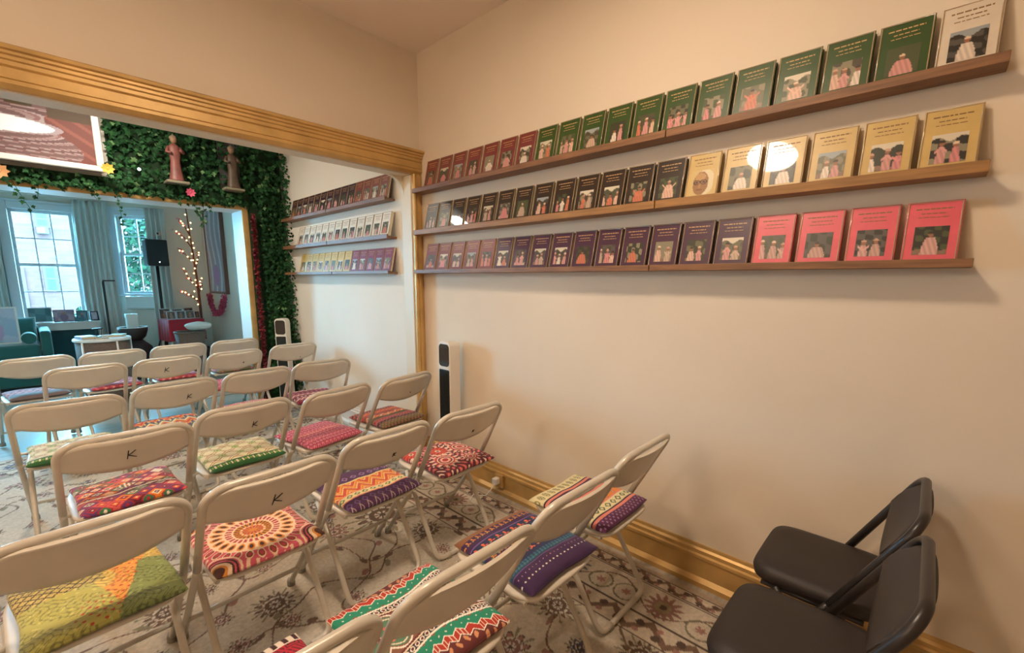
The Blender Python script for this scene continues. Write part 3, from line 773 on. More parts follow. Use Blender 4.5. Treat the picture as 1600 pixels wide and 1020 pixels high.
def p_maroon_zig(u, v):
    mr, wh, pk, dk = cc(0x8a2c44, 0xeac8b8, 0xc05a6c, 0x4e1c2c)
    col = base(u, mr)
    for v0 in (.7, -.1, -.8):
        z = v - v0 - zig(u * 4.5, .16); col[np.abs(z) < .055] = wh; col[np.abs(z - .16) < .03] = pk
    col[np.abs(v - .35) < .1] = dk; col[(np.abs(v - .35) < .06) & (np.sin(u * 30) > .2)] = pk
    col[np.abs(v + .42) < .1] = dk; col[(np.abs(v + .42) < .06) & (np.sin(u * 34) > .2)] = wh
    return col
def p_patchwork(u, v):
    ye, og, gn, dk, ol, dg = cc(0xe2bc58, 0xeca040, 0xc2b858, 0x4a3a1c, 0xd0b45c, 0x8a9450)
    q = np.sin(u * 3.1 + 1.2 * np.sin(v * 2.2) + .8) + np.sin(v * 3.7 - u * 1.5)
    q = q + .1 * np.sin(u * 31) * np.sin(v * 27)
    col = base(u, ye); ogm = (u > -.1 + .35 * np.sin(v * 3 + 1)) & (u < .55 + .4 * v); col[ogm] = og
    gm = (u < -.05 - .25 * v) & (v < .3); col[gm] = gn
    om = (u < .1) & (v > .15); col[om] = ol
    dm = (u > .5 + .35 * v) & (v < .35); col[dm] = dg
    t = np.abs(np.sin(u * 30 + 2.0 * np.sin(v * 15)) * np.sin(v * 27 + 2.0 * np.sin(u * 12)))
    ln = (t < .17) & (np.sin(u * 5 + v * 7) > -.75)
    col[ln] = col[ln] * .5
    t2 = np.sin(u * 24 + 2.5 * np.sin(v * 11)) * np.sin(v * 21 + 2.5 * np.sin(u * 9)); col[t2 > .75] = col[t2 > .75] * 1.25 + .03
    col[om & (np.abs((u * 6 + v * 6) % 1 - .5) < .1)] = dk; col[om & (np.abs((u * 6 - v * 6) % 1 - .5) < .1)] = dk
    col[ogm & (np.sin(u * 35) * np.sin(v * 31) > .72)] = cc(0xc4401c)[0]
    rim = (v < -.8); col[rim] = col[rim] * .55
    return col
def p_teal_scallop(u, v):
    rd, te, cr, br, mr, wh, dk = cc(0xb83424, 0x1f8a6c, 0xf0dcc4, 0x8a5a44, 0x6a2c2a, 0xf6ece0, 0x2c2428)
    s = np.abs(v) + .10 * np.cos(u * 3.0)                      # bands mirror about the middle
    col = base(u, br)
    zz = .045 * (zig(u * 4.5, 2) - 1)
    sc = .05 * np.abs(np.sin(u * 9))
    w = s + zz
    col[w > .98] = mr; col[(w > .965) & (w < .985)] = wh
    col[(w > .84) & (w <= .965)] = rd; col[(w > .84) & (w <= .965) & (np.abs(np.sin(u * 60)) < .25)] = cr
    col[(w > .82) & (w <= .84)] = wh
    col[(w > .62) & (w <= .82)] = te
    col[(np.hypot((u * 7) % 1 - .5, (w - .72) * 9) < .10)] = wh
    col[(s > .56) & (s <= .62)] = wh
    col[(s > .47) & (s <= .58)] = dk
    q = np.hypot(((u * 9) % 1 - .5) * .115, s - .525); col[q < .046] = wh; col[q < .028] = mr
    col[(s > .44) & (s <= .47)] = cr; col[(s > .40) & (s <= .44)] = mr
    t = s - .20 - .20 * np.abs(np.cos(u * 6.5)); m = s < .40
    col[m & (np.abs(t) < .022)] = wh; col[m & (t < -.05)] = te * .7 + br * .3; col[m & (np.abs(t + .10) < .014)] = cr
    col[m & (np.hypot((u * 13 / PI) % 1 - .5, (s - .12) * 6) < .2)] = cc(0xd06a54)[0]
    col[np.abs(v) < .05] = mr; col[(np.abs(v) < .03) & (np.sin(u * 50) > 0)] = cr
    e = w > 1.0; col[e & (np.hypot((u * 6) % 1 - .5, (w - 1.06) * 5) < .25)] = cc(0xd8946a)[0]
    return col
def p_navy_flower(u, v):
    nv, pu, te, co, og, wh, tn = cc(0x262a52, 0x3e1f4c, 0x1f4a5a, 0xe06a4a, 0xd88a3c, 0xe8dcd0, 0x8a5a3a)
    col = stripes(u, v, [(.90, tn), (.62, pu), (.34, nv), (.22, te), (.00, pu), (-.12, te), (-.44, nv), (-.58, te), (-1.3, pu)])
    for v0, n, c in ((.80, 14, og), (.48, 9, co), (.28, 20, cc(0x3a7a9a)[0]), (.11, 10, og), (-.28, 9, co), (-.51, 22, cc(0x3a6a9a)[0]), (-.06, 22, cc(0x5a8a5a)[0])):
        a = (u * n / 2) % 1 - .5; b_ = (v - v0) * 8; r = np.hypot(a * 1.6, b_); th = np.arctan2(b_, a)
        col[r < .36 + .3 * np.cos(3 * th + 1.2)] = c
        col[(np.hypot(a + .28, b_ + .1) < .12)] = cc(0x5a8a5a)[0]
    col[np.hypot((u * 9) % 1 - .5, (v + .84) * 9) < .17] = wh
    col[(np.hypot((u * 9 + .5) % 1 - .5, (v + .70) * 9) < .11)] = cc(0xc08ab0)[0]
    for v0 in (.62, -.12, -.60): col[np.abs(v - v0) < .012] = cc(0x7a5a9a)[0]
    return col
def p_purple_cream(u, v):
    pu, cr, ol, pk, og, dk = cc(0x5a2450, 0xe0d2a4, 0x7c7c4a, 0xe08472, 0xe08438, 0x36203a)
    col = stripes(u, v, [(.66, cr), (.62, dk), (.54, pk), (.50, dk), (.16, pu), (.12, dk), (.06, pk), (-.40, og), (-.46, pk), (-.72, cr), (-.76, dk), (-.84, pk), (-1.1, pu)])
    a = (u * 5) % 1 - .5; r = np.hypot(a * .34, v - .84); col[r < .12] = ol; col[(r < .095)] = cr * .9; col[(r < .08) & (np.abs(np.sin(4 * np.arctan2(v - .84, a))) > .4)] = ol
    t = zig(u * 4, .2); col[(np.abs(v - .33 - t + .1) < .035) & (v < .5) & (v > .16)] = cr; col[(np.abs(v - .26 - t + .1) < .018) & (v < .5) & (v > .16)] = cr
    z = (v + .17) - (zig(u * 2.6, .4) - .2); col[(np.abs(z) < .07) & (v < .06) & (v > -.4)] = cc(0xb83a34)[0]; col[(np.abs(z) < .02) & (v < .06) & (v > -.4)] = cr
    diamonds(col, u, v, -.59, .12, 8, cc(0x3e5a44)[0], cr)
    m = v < -.84; col[m & (np.sin(u * 44) * np.sin(v * 40) > .5)] = cc(0xa07a9a)[0]
    return col
def p_red_key(u, v):
    rd, dk, cr = cc(0xc0203a, 0x3a1420, 0xf0e2d4)
    col = base(u, rd); a = (u * 4) % 1; b_ = (v * 4) % 1
    m = (np.abs((u * 14 + v * 9) % 1 - .5) < .16); col[m] = dk
    d = np.maximum(np.abs(a - .5), np.abs(b_ - .5)); m = (np.floor(u * 4) + np.floor(v * 4)) % 2 == 0
    col[m & (np.floor(d * 12) % 2 == 0)] = dk; col[m & (np.floor(d * 12) % 2 == 1)] = rd
    col[np.abs(v) > .86] = cr; col[(np.abs(v) > .90) & (np.sin(u * 40) > .2)] = dk
    return col
def p_red_leaf(u, v):
    rd, pk, cr, dk = cc(0xa83440, 0xd66c66, 0xf0b8a8, 0x6a202e)
    col = base(u, rd); k = np.sin(u * 20 + 3 * np.sin(v * 6)) + np.sin(v * 9); col[k > .9] = pk; col[k > 1.5] = cr; col[k < -1.2] = dk
    return col
def p_maroon_grey(u, v):
    rd, pk, gy, dk = cc(0x8a3440, 0xc0706c, 0x6a5a58, 0x4e2430)
    col = stripes(u, v, [(.2, rd), (-.1, pk), (-.4, rd), (-1.1, gy)]); k = np.sin(u * 26 + 2 * np.sin(v * 11)); col[(k > .5) & (v > -.4)] = pk; col[(k < -.7) & (v > -.4)] = dk
    return col
def p_yellow_olive(u, v):
    ye, ol, cr = cc(0xc2a448, 0x8a8a3c, 0xe0cc8c)
    col = base(u, ye); k = np.sin(u * 22) * np.sin(v * 18 + u * 3); col[k > .3] = cr; col[k < -.4] = ol; return col

def cushion_mesh(name, fn, nres, hw=.174, hd=.186, th=.040, seed=0, droop=0.0):
    g = np.random.RandomState(seed); ph = g.uniform(0, 6.28, 6)
    t = np.sin(np.linspace(-1, 1, nres) * PI / 2) * .5 + np.linspace(-1, 1, nres) * .5
    U, Vv = np.meshgrid(t, t); u = U.ravel(); v = Vv.ravel()
    def surf(top):
        e = (1 - np.abs(u) ** 5) * (1 - np.abs(v) ** 5); h = np.clip(e, 0, 1) ** .42
        wob = .0020 * np.sin(u * 5 + ph[0]) * np.sin(v * 4 + ph[1]) + .0012 * np.sin(u * 11 + ph[2]) * np.cos(v * 9 + ph[3])
        pin = 1 - .035 * (1 - np.abs(v)) * np.abs(u) ** 3            # edges pull in between the corners
        pin2 = 1 - .035 * (1 - np.abs(u)) * np.abs(v) ** 3
        x = u * hw * pin + .004 * np.sin(v * 3 + ph[4]); y = v * hd * pin2 + .004 * np.sin(u * 3 + ph[5])
        if top: z = th * .42 + th * .58 * h + wob * h
        else: z = th * .42 - th * .42 * np.clip(h * 1.6, 0, 1)
        z = z - droop * np.clip(-v - .72, 0, 1) ** 1.2 * (1 if top else 1)
        return np.stack([x, y, z], 1)
    A = surf(True); B = surf(False); n = nres
    i = np.arange((n - 1) * n).reshape(n - 1, n)[:, :-1].ravel()
    F1 = np.stack([i, i + 1, i + n + 1, i + n], 1); F2 = F1[:, ::-1] + n * n
    b_ = np.concatenate([np.arange(n - 1), np.arange(n - 1) * n + n - 1, (n - 1) * n + np.arange(n - 1, 0, -1), np.arange(n - 1, 0, -1) * n])
    nb = np.roll(b_, -1); F3 = np.stack([b_, b_ + n * n, nb + n * n, nb], 1)
    me = fast_mesh(name, np.vstack([A, B]), np.vstack([F1, F2, F3]), [M['fabric']])
    c = fn(u / .95, v / .90); set_col(me, np.vstack([c, c * .9])); return me
CU = [('A1', p_maroon_grey, 40, 'dull maroon and grey cushion on the left chair of the farthest row'),
      ('A2', p_red_leaf, 40, 'red leaf-patterned cushion glimpsed under the second farthest row at left'),
      ('A3', p_red_leaf, 30, 'red cushion almost hidden on the third chair of the farthest row'),
      ('A4', p_orange_olive, 30, 'dark orange cushion almost hidden on the right chair of the farthest row'),
      ('B1', p_maroon_zig, 40, 'maroon zigzag cushion hidden behind the leftmost chair back of the second farthest row'),
      ('B2', p_yellow_olive, 40, 'mustard yellow cushion on the far chair marked with a faint K'),
      ('B3', p_pink_dots, 40, 'pink cushion hidden on the third chair of the second farthest row'),
      ('B4', p_red_rings, 40, 'red and white ringed cushion in front of the farther tower fan'),
      ('C1', p_green_lattice, 90, 'cream cushion with tan lattice and dark green edge at the far left'),
      ('C2', p_multi_zig, 80, 'orange, white and blue zigzag cushion on a chair marked K'),
      ('C3', p_red_rings, 80, 'red cushion with white rings, seen just above the back of the pink-cushioned chair row'),
      ('C4', p_maroon_zig, 80, 'dark red cushion with a white zigzag line near the middle room wall'),
      ('D1', p_kilim, 130, 'bright red cushion with many coloured diamonds and a white line'),
      ('D2', p_green_lattice, 130, 'cream cushion with tan lattice and leaf green edge, right of the red diamond one'),
      ('D3', p_pink_dots, 120, 'pink cushion with rows of pale dots'),
      ('D4', p_orange_olive, 120, 'orange and olive striped cushion beside the nearer tower fan'),
      ('E0', p_patchwork, 150, 'yellow, orange and green patchwork cushion at the lower left'),
      ('E1', p_orange_mandala, 180, 'orange and pink cushion with a big round mandala'),
      ('E2', p_purple_zig, 160, 'orange and red zigzag cushion with purple borders'),
      ('E3', p_red_medallion, 150, 'dark red cushion with pink and white flower medallions'),
      ('F0', p_red_key, 130, 'red cushion with black key pattern at the bottom edge'),
      ('F1', p_teal_scallop, 190, 'teal, red and brown scalloped cushion in the foreground'),
      ('F2', p_navy_flower, 180, 'navy and purple cushion with rows of small coral flowers'),
      ('F3', p_purple_cream, 160, 'cream cushion with purple, orange and pink bands by the baseboard')]
for i, (k, fn, res, lab) in enumerate(CU):
    ch = CPOS[k]; a = ch.rotation_euler[2]; dy = .250 if k[0] == 'F' else .224
    off = Matrix.Rotation(a, 3, 'Z') @ Vector((.018 if k == 'F0' else .012 * math.sin(i * 2.1), dy, 0))
    o = link('seat_cushion', cushion_mesh('seat_cushion', fn, res, seed=i), None,
             (ch.location.x + off.x, ch.location.y + off.y, ch.location.z + .4345), a + math.radians(2.0 * math.sin(i * 3.3)))
    tag(o, lab, 'cushion', 'patterned seat cushions')

# ================================================================ WALL SHELVES AND BOOKS
SH = {'top': (1.985, 2.000, .014), 'middle': (1.700, 1.717, .016), 'bottom': (1.433, 1.447, .012)}   # underside, top, lip height over top
def shelf(zs, y0, y1, joint, wood, label):
    zb, zt, lip = zs; t = thing('wall_shelf', label, 'shelf', (WX, (y0 + y1) / 2, zb), 0, 'narrow wooden picture shelves')
    yc = (y0 + y1) / 2
    for a, b_, d in ((y0, joint - .001, 0), (joint + .001, y1, .004)):
        prof = [(0, 0), (-.090 - d, 0), (-.090 - d, zt - zb + lip), (-.080 - d, zt - zb + lip), (-.080 - d, zt - zb), (0, zt - zb)]
        MB().prism(prof, a - yc, b_ - yc, 1).build('shelf_board', wood, t, bevel=.0015)
shelf(SH['top'], -.078, 2.742, .898, M['shelfwood'], 'top of the three long walnut shelves on the near wall')
shelf(SH['middle'], -.074, 2.742, .93, M['shelfoak'], 'middle of the three long shelves on the near wall')
shelf(SH['bottom'], -.074, 2.742, .941, M['shelfwood'], 'bottom of the three long shelves on the near wall')
shelf(SH['top'], 3.105, 5.16, 4.10, M['shelfwood'], 'top of the three shelves in the middle room past the gilt post')
shelf(SH['middle'], 3.095, 5.16, 4.12, M['shelfwood'], 'middle of the three shelves in the middle room past the gilt post')
shelf(SH['bottom'], 3.100, 5.16, 4.05, M['shelfwood'], 'bottom of the three shelves in the middle room past the gilt post')

BW, BH, BT = .130, .192, .020
def photo_cols(a, b_, seed, kind):
    """a small cover photograph: blurred robed figures before a background; a right, b up in 0..1"""
    g = np.random.RandomState(seed); n = len(a); asp = .92
    bgs = cc(0x3a3a28, 0x4c4434, 0x2e2a22, 0x6a6448, 0x575048, 0x8a8066, 0x4a5030)
    c0 = bgs[g.randint(len(bgs))]; c1 = bgs[g.randint(len(bgs))]
    k = np.sin(a * g.uniform(6, 16) + g.uniform(0, 6)) * np.sin(b_ * g.uniform(6, 16) + g.uniform(0, 6) + 2 * a)
    col = np.where((k > .1)[:, None], c0, c1)
    if g.rand() < .5: col[b_ > .82 + .08 * np.sin(a * 9)] = cc(0xcfc4aa, 0x9aa0a0, 0xd6c8b0)[g.randint(3)]
    if g.rand() < .4: col[b_ < .16 + .05 * np.sin(a * 7)] = cc(0x8a6a54, 0x6a5a44, 0xb8a080)[g.randint(3)]
    robes = cc(0xd88a86, 0xe0b49c, 0xe8d4c0, 0xd0785a, 0xd6988e, 0xc8a890) if kind != 'pink' else cc(0xd8a498, 0xe4c4b4, 0xcda090)
    if kind == 'face':
        col[:] = SA(206, 178, 116)
        col[((a - .62) / .42) ** 2 + ((b_ - .50) / .50) ** 2 < 1] = SA(216, 200, 160)
        col[((a - .45) / .34) ** 2 + ((b_ - .47) / .46) ** 2 < 1] = SA(150, 104, 58)
        col[((a - .42) / .24) ** 2 + ((b_ - .72) / .16) ** 2 < 1] = SA(186, 142, 86)
        for cx in (.28, .58):
            r = np.hypot((a - cx) / .13, (b_ - .52) / .085); col[(r < 1.15) & (r > .8)] = SA(60, 36, 20); col[(r < .4)] = SA(52, 30, 18)
        col[(np.abs(b_ - .53) < .015) & (np.abs(a - .43) < .05)] = SA(60, 36, 20)
        col[((a - .42) / .06) ** 2 + ((b_ - .38) / .10) ** 2 < 1] = SA(170, 122, 70)
        col[(np.abs(b_ - .22) < .018) & (np.abs(a - .43) < .12)] = SA(96, 54, 36)
        return col
    m = g.choice([1, 1, 2, 3]); xs = np.linspace(.5 - .22 * (m - 1), .5 + .22 * (m - 1), m)
    for cx in xs:
        cx += g.uniform(-.06, .06); hh = g.uniform(.50, .74); w = g.uniform(.24, .34) if m == 1 else g.uniform(.13, .18); rc = robes[g.randint(len(robes))]
        body = (b_ < hh - .10) & (np.abs(a - cx) < w * (1.05 - .75 * np.clip((b_) / hh, 0, 1) ** 2)); sh = rc * (.86 + .14 * np.sin(a * 40 + b_ * 14))[:, None]; col[body] = sh[body]
        if g.rand() < .5:
            ax = np.abs(a - cx) - w * .6; arm = (np.abs(b_ - (hh - .22 + ax * g.choice([-1, 1]) * .9)) < .045) & (np.abs(a - cx) < w * 1.2); col[arm] = rc
        head = ((a - cx) / .085) ** 2 + ((b_ - hh) / .10) ** 2 < 1; col[head] = SA(150, 100, 72)
        hair = ((a - cx) / .09) ** 2 + ((b_ - hh - .045) / .07) ** 2 < 1; col[hair & (b_ > hh + .02)] = cc(0xe0c0a4, 0x3a2c24, 0xc89a80)[g.randint(3)]
    return col
def photo_mesh(seed, kind, nx):
    w, h0, h1 = (.080, .022, .112) if kind != 'face' else (.092, .016, .122)
    ny = int(nx * 1.1); X, Z = np.meshgrid(np.linspace(0, 1, nx), np.linspace(0, 1, ny)); a = X.ravel(); b_ = Z.ravel()
    V = np.stack([np.full(a.size, -BT - .0008), (.5 - a) * w, h0 + b_ * (h1 - h0)], 1)
    i = np.arange((ny - 1) * nx).reshape(ny - 1, nx)[:, :-1].ravel()
    F = np.stack([i, i + nx, i + nx + 1, i + 1], 1)[:, ::-1]
    me = fast_mesh('cover_photo', V, F, [M['photo']]); set_col(me, photo_cols(a, b_, seed, kind)); return me
def cover_mesh(key):
    b_ = .0022; w = BW / 2
    m = MB().b2((-BT, -w, 0), (-BT + b_, w, BH)).b2((-b_, -w, 0), (0, w, BH)).b2((-BT + b_, w - b_, 0), (-b_, w, BH))
    me = m.mesh('book_cover', [M['bk_' + key]]); fix_normals(me); return me
def pages_mesh():
    w = BW / 2; me = MB().b2((-BT + .0023, -w + .004, .003), (-.0023, w - .0023, BH - .003)).mesh('page_block', [M['pages']]); fix_normals(me); return me
def sleeve_mesh():
    w = BW / 2 - .0035; m = MB(); x = -BT - .0004
    m.tube([(x, -w, .003), (x, w, .003), (x, w, BH - .003), (x, -w, BH - .003)], .0022, 6, True)
    return m.mesh('sleeve_edge', [M['sleeve']])
def title_mesh(matl, seed):
    g = random.Random(seed); m = MB()
    for z, hw, h in ((.166, .044, .0040), (.152, .030, .0030), (.140, .036, .0022)):
        y = hw
        while y > -hw:
            l = g.uniform(.006, .016); m.b2((-BT - .0006, max(y - l, -hw), z), (-BT + .0001, y, z + h)); y -= l + .003
    return m.mesh('cover_title', [matl])
COVER = {}; PAGES = pages_mesh(); SLEEVE = sleeve_mesh(); TITLES = {'g': [title_mesh(M['titlegold'], i) for i in range(3)], 'd': [title_mesh(M['titledark'], i) for i in range(3)]}
ORD = ['first', 'second', 'third', 'fourth', 'fifth', 'sixth', 'seventh', 'eighth', 'ninth', 'tenth', 'eleventh', 'twelfth', 'thirteenth', 'fourteenth']
LEAN = math.radians(13.2)
bi = 0
def book(key, y, zs, label, group, kind='fig', nx=18, lean=LEAN, yaw=0.0, lift=0.0, dx=0.0):
    global bi; bi += 1
    x = WX - .001 - BH * math.sin(lean) + dx
    t = thing('book', label, 'book', (x, y, zs[1] + .0003 + lift), 0, group); t.rotation_euler = Euler((yaw, lean, 0), 'XYZ')
    if key not in COVER: COVER[key] = cover_mesh(key)
    link('book_cover', COVER[key], t); link('page_block', PAGES, t); link('sleeve_edge', SLEEVE, t)
    link('cover_title', TITLES['d' if key in ('yellow', 'white', 'ivory', 'ochre', 'pink') else 'g'][bi % 3], t)
    link('cover_photo', photo_mesh(bi * 7 + 11, kind, nx), t)
def row(bounds, key, word, shelfname, zs, room, nx, kinds=None):
    n = len(bounds) - 1
    for i in range(n):
        y = (bounds[i] + bounds[i + 1]) / 2
        if n == 1: lab = '%s book, the only one of its colour, at the end of the %s %s shelf' % (word, shelfname, room)
        else: lab = '%s of the %s books from the left on the %s %s shelf' % (ORD[i], word, shelfname, room)
        book(key, y, zs, lab, '%s books on the %s %s shelf' % (word, shelfname, room), (kinds or {}).get(i, 'pink' if key == 'pink' else 'fig'), nx if y > .9 else 30)
B_ = lambda y0, n, y1=None: [y0 + (y1 - y0) * i / n for i in range(n + 1)]
row(B_(2.655, 7, 1.655), 'maroon', 'maroon', 'top', SH['top'], 'near', 18)
row(B_(1.655, 11, .084), 'green', 'dark green', 'top', SH['top'], 'near', 24)
row([.084, -.060], 'white', 'cream', 'top', SH['top'], 'near', 30)
row(B_(2.662, 13, .822), 'dark', 'black', 'middle', SH['middle'], 'near', 20)
row(B_(.822, 6, -.055), 'yellow', 'yellow', 'middle', SH['middle'], 'near', 30, {0: 'face'})
row(B_(2.674, 5, 1.968), 'maroon', 'maroon', 'bottom', SH['bottom'], 'near', 18)
row(B_(1.968, 10, .540), 'purple', 'dark plum', 'bottom', SH['bottom'], 'near', 24)
row(B_(.540, 4, -.046), 'pink', 'bright pink', 'bottom', SH['bottom'], 'near', 30)
row(B_(4.990, 10, 3.640), 'plum', 'dark purple', 'top', SH['top'], 'far', 10)
row(B_(3.640, 4, 3.116), 'russet', 'brown red', 'top', SH['top'], 'far', 12)
row(B_(4.862, 12, 3.245), 'ivory', 'white', 'middle', SH['middle'], 'far', 11)
book('ivory', 3.165, SH['middle'], 'white book sticking out over the right end of the middle far shelf', 'white books on the middle far shelf', 'fig', 14, LEAN, 0.0, .0, -.010)
row(B_(4.846, 8, 3.765), 'ochre', 'pale yellow', 'bottom', SH['bottom'], 'far', 11)
row(B_(3.765, 5, 3.105), 'wine', 'wine red', 'bottom', SH['bottom'], 'far', 12)

# ================================================================ TOWER FANS
def tower_fan(label, loc, rz):
    t = thing('tower_fan', label, 'fan', loc, rz, 'white tower fans by the wall')
    def rrect(hw, z0, z1, r, n=7):
        pts = []
        for cx, cz, a0 in ((hw - r, z1 - r, 0), (-hw + r, z1 - r, PI / 2), (-hw + r, z0 + r, PI), (hw - r, z0 + r, 1.5 * PI)):
            for k in range(n): a = a0 + PI / 2 * k / (n - 1); pts.append((cx + r * math.cos(a), cz + r * math.sin(a)))
        return pts
    MB().prism(rrect(.062, .02, .970, .036), -.045, .045, 0).build('housing', M['fanwhite'], t, bevel=.004)
    MB().prism(rrect(.053, .80, .952, .026), -.0475, -.044, 0).build('display_panel', M['fangloss'], t)
    g = MB().prism(rrect(.053, .07, .778, .010), -.0465, -.044, 0)
    for k in range(9): g.b2((-.0485, -.047 + k * .01175 - .0024, .08), (-.0464, -.047 + k * .01175 + .0024, .77))
    g.build('grille', M['fandark'], t)
    MB().b2((-.0490, -.053, .780), (-.0440, .053, .799)).build('white_band', M['fanwhite'], t, bevel=.001)
    MB().b2((-.052, -.066, 0), (.052, .066, .021)).build('base', M['fanwhite'], t, bevel=.006)
tower_fan('white tower fan with dark grille in front of the gilt door post, casting a shadow', (1.892, 2.365, .0095), 0)
tower_fan('farther white tower fan standing before the ivy wall', (1.792, 5.085, 0.0), math.radians(41))

# outlet with a white plug on the gilt baseboard
t = thing('wall_outlet', 'gilt outlet box on the baseboard with a white plug in it', 'outlet', (WX - .026, 1.93, .055))
MB().b2((-.022, -.035, 0), (0, .035, .085)).build('outlet_box', M['gold'], t, bevel=.003)
MB().b2((-.024, -.020, .015), (-.021, .020, .07)).build('face_plate', M['gold'], t)
t = thing('power_cord', 'white plug and cord hanging from the outlet onto the rug', 'cord', (WX - .05, 1.93, .0))
MB().b2((-.040, -.018, .085), (-.0005, .018, .125)).build('plug', M['fanwhite'], t, bevel=.004)
MB().tube([(-.036, 0, .09), (-.06, .01, .05), (-.085, .03, .016), (-.13, .10, .0135), (-.19, .06, .0135), (-.22, -.04, .0135)], .0032, 8).build('cable', M['fanwhite'], t)

# ================================================================ IVY WALL
def ivy():
    g = random.Random(21); m = MB()
    m.b2((.56, IY0 - .035, OIZ + .03), (WX - .03, IY0 - .002, 2.84), 3).b2((OIL, IY0 - .035, OIZ + .03), (.56, IY0 - .002, 2.235), 3).b2((OIX + .037, IY0 - .035, .02), (WX - .03, IY0 - .002, OIZ + .03), 3)
    def leaf(p, s, mi, flat=.55):
        if p.x < .545 and p.z > 2.225: return
        if 1.58 < p.x < 1.702 and p.z < OIZ - .005: return
        # five-pointed ivy leaf in a plane that mostly faces the room
        n = Vector((g.gauss(0, flat), -1, g.gauss(.25, flat))).normalized(); u = n.cross(Vector((0, 0, 1))).normalized(); w = u.cross(n)
        a = g.gauss(0, .7); ca, sa = math.cos(a), math.sin(a); u, w = u * ca + w * sa, w * ca - u * sa
        pts = [(0, -1.0), (.42, -.25), (.85, -.05), (.42, .28), (.30, .72), (0, .50), (-.30, .72), (-.42, .28), (-.85, -.05), (-.42, -.25)]
        vs = [p + n * (.10 * s)] + [p + u * (x * s) + w * (z * s) for x, z in pts]
        m.add(vs, [(0, i + 1, (i + 1) % 10 + 1) for i in range(10)], mi)
    def pick(): 
        r = g.random(); return 0 if r < .62 else (1 if r < .95 else 2)
    for _ in range(3600):
        leaf(Vector((g.uniform(OIL, WX - .03), IY0 - g.uniform(.03, .13), g.uniform(OIZ + .02, 2.86))), g.uniform(.018, .036), pick())
    for _ in range(2300):
        leaf(Vector((g.uniform(OIX + .130, WX - .035), IY0 - g.uniform(.03, .10), g.uniform(.02, OIZ + .1))), g.uniform(.016, .030), pick())
    for _ in range(420):      # ragged right edge creeping onto the side wall and lower fringe
        leaf(Vector((WX - g.uniform(.01, .05), IY0 - g.uniform(.05, .22) ** 1.0, g.uniform(.1, 2.7))), g.uniform(.015, .026), pick())
    for _ in range(420):
        leaf(Vector((g.uniform(OIL, OIX + .03), IY0 - g.uniform(.03, .10), OIZ + .045 - abs(g.gauss(0, .022)))), g.uniform(.016, .028), pick())
    # hanging strands
    for x, l in ((-.02, .20), (.12, .10), (.585, .26), (1.135, .20), (1.22, .22), (1.16, .12), (.42, .06), (1.3, .08), (-.5, .3)):
        k = int(l / .028); ox = 0
        for i in range(k):
            ox += g.gauss(0, .012); leaf(Vector((x + ox + (.012 if i % 2 else -.012), IY0 - g.uniform(.03, .06), OIZ - .02 - i * l / k)), g.uniform(.016, .026), pick())
        m.tube([(x, IY0 - .04, OIZ + .02), (x + ox * .5, IY0 - .045, OIZ - l * .5), (x + ox, IY0 - .045, OIZ - l)], .0015, 4, mi=0)
    return m.build('ivy', [M['leaf1'], M['leaf2'], M['leaf3'], M['leafback']], fixn=False)
tag(ivy(), 'dense green ivy leaves covering the wall around the front room opening', 'ivy', None, 'stuff')
def garland(pts, r, k, mt, seed, name, label):
    g = random.Random(seed); m = MB(); P = [Vector(p) for p in pts]; seg = [(P[i + 1] - P[i]).length for i in range(len(P) - 1)]; L = sum(seg)
    for _ in range(k):
        d = g.uniform(0, L); i = 0
        while i < len(seg) - 1 and d > seg[i]: d -= seg[i]; i += 1
        p = P[i].lerp(P[i + 1], d / seg[i]) + Vector([max(-1.7 * r, min(1.7 * r, g.gauss(0, r))) for _k in range(3)])
        u = Vector((g.gauss(0, 1), g.gauss(0, 1), g.gauss(0, 1))).normalized(); w = u.orthogonal().normalized(); s = g.uniform(.010, .022)
        m.add([p - u * s, p + w * s * .7, p + u * s, p - w * s * .7], [(0, 1, 2, 3)], 0)
    m.tube(P, r * .55, 6)
    return tag(m.build(name, mt, fixn=False), label, 'garland')
garland([(OIX + .056, IY0 - .090, .05), (OIX + .054, IY0 - .090, 1.0), (OIX + .056, IY0 - .092, 2.04)], .012, 1300, M['redflower'], 5, 'flower_garland', 'dark red flower garland hung down beside the gilt edge of the ivy opening')
def silk_flower(c, s, mt, label):
    m = MB(); 
    for k in range(8):
        a = 2 * PI * k / 8; u = Vector((math.cos(a), -.35, math.sin(a))).normalized(); w = Vector((-math.sin(a), 0, math.cos(a)))
        p = Vector(c); m.add([p, p + u * s * .6 + w * s * .28, p + u * s, p + u * s * .6 - w * s * .28], [(0, 1, 2, 3)], 0)
    m.ball(c, s * .22, 8, 6)
    return tag(m.build('silk_flower', mt, fixn=False), label, 'flower')
silk_flower((1.10, IY0 - .15, 2.175), .045, M['pinkflower'], 'pink silk flower in the ivy between the two wall statuettes')
silk_flower((.530, IY0 - .215, 2.275), .05, mat('yellow_petals', S(214, 170, 70), .7), 'yellow silk flower at the lower right corner of the painting in the ivy')
silk_flower((-.075, IY0 - .15, 2.165), .06, mat('apricot_petals', S(214, 160, 110), .7), 'apricot silk flower in the ivy at the left picture edge')
tag(MB().ball((.745, IY0 - .145, 2.32), .012, 10, 8).build('bauble', M['led']), 'tiny lit white bauble in the ivy right of the painting', 'bauble')

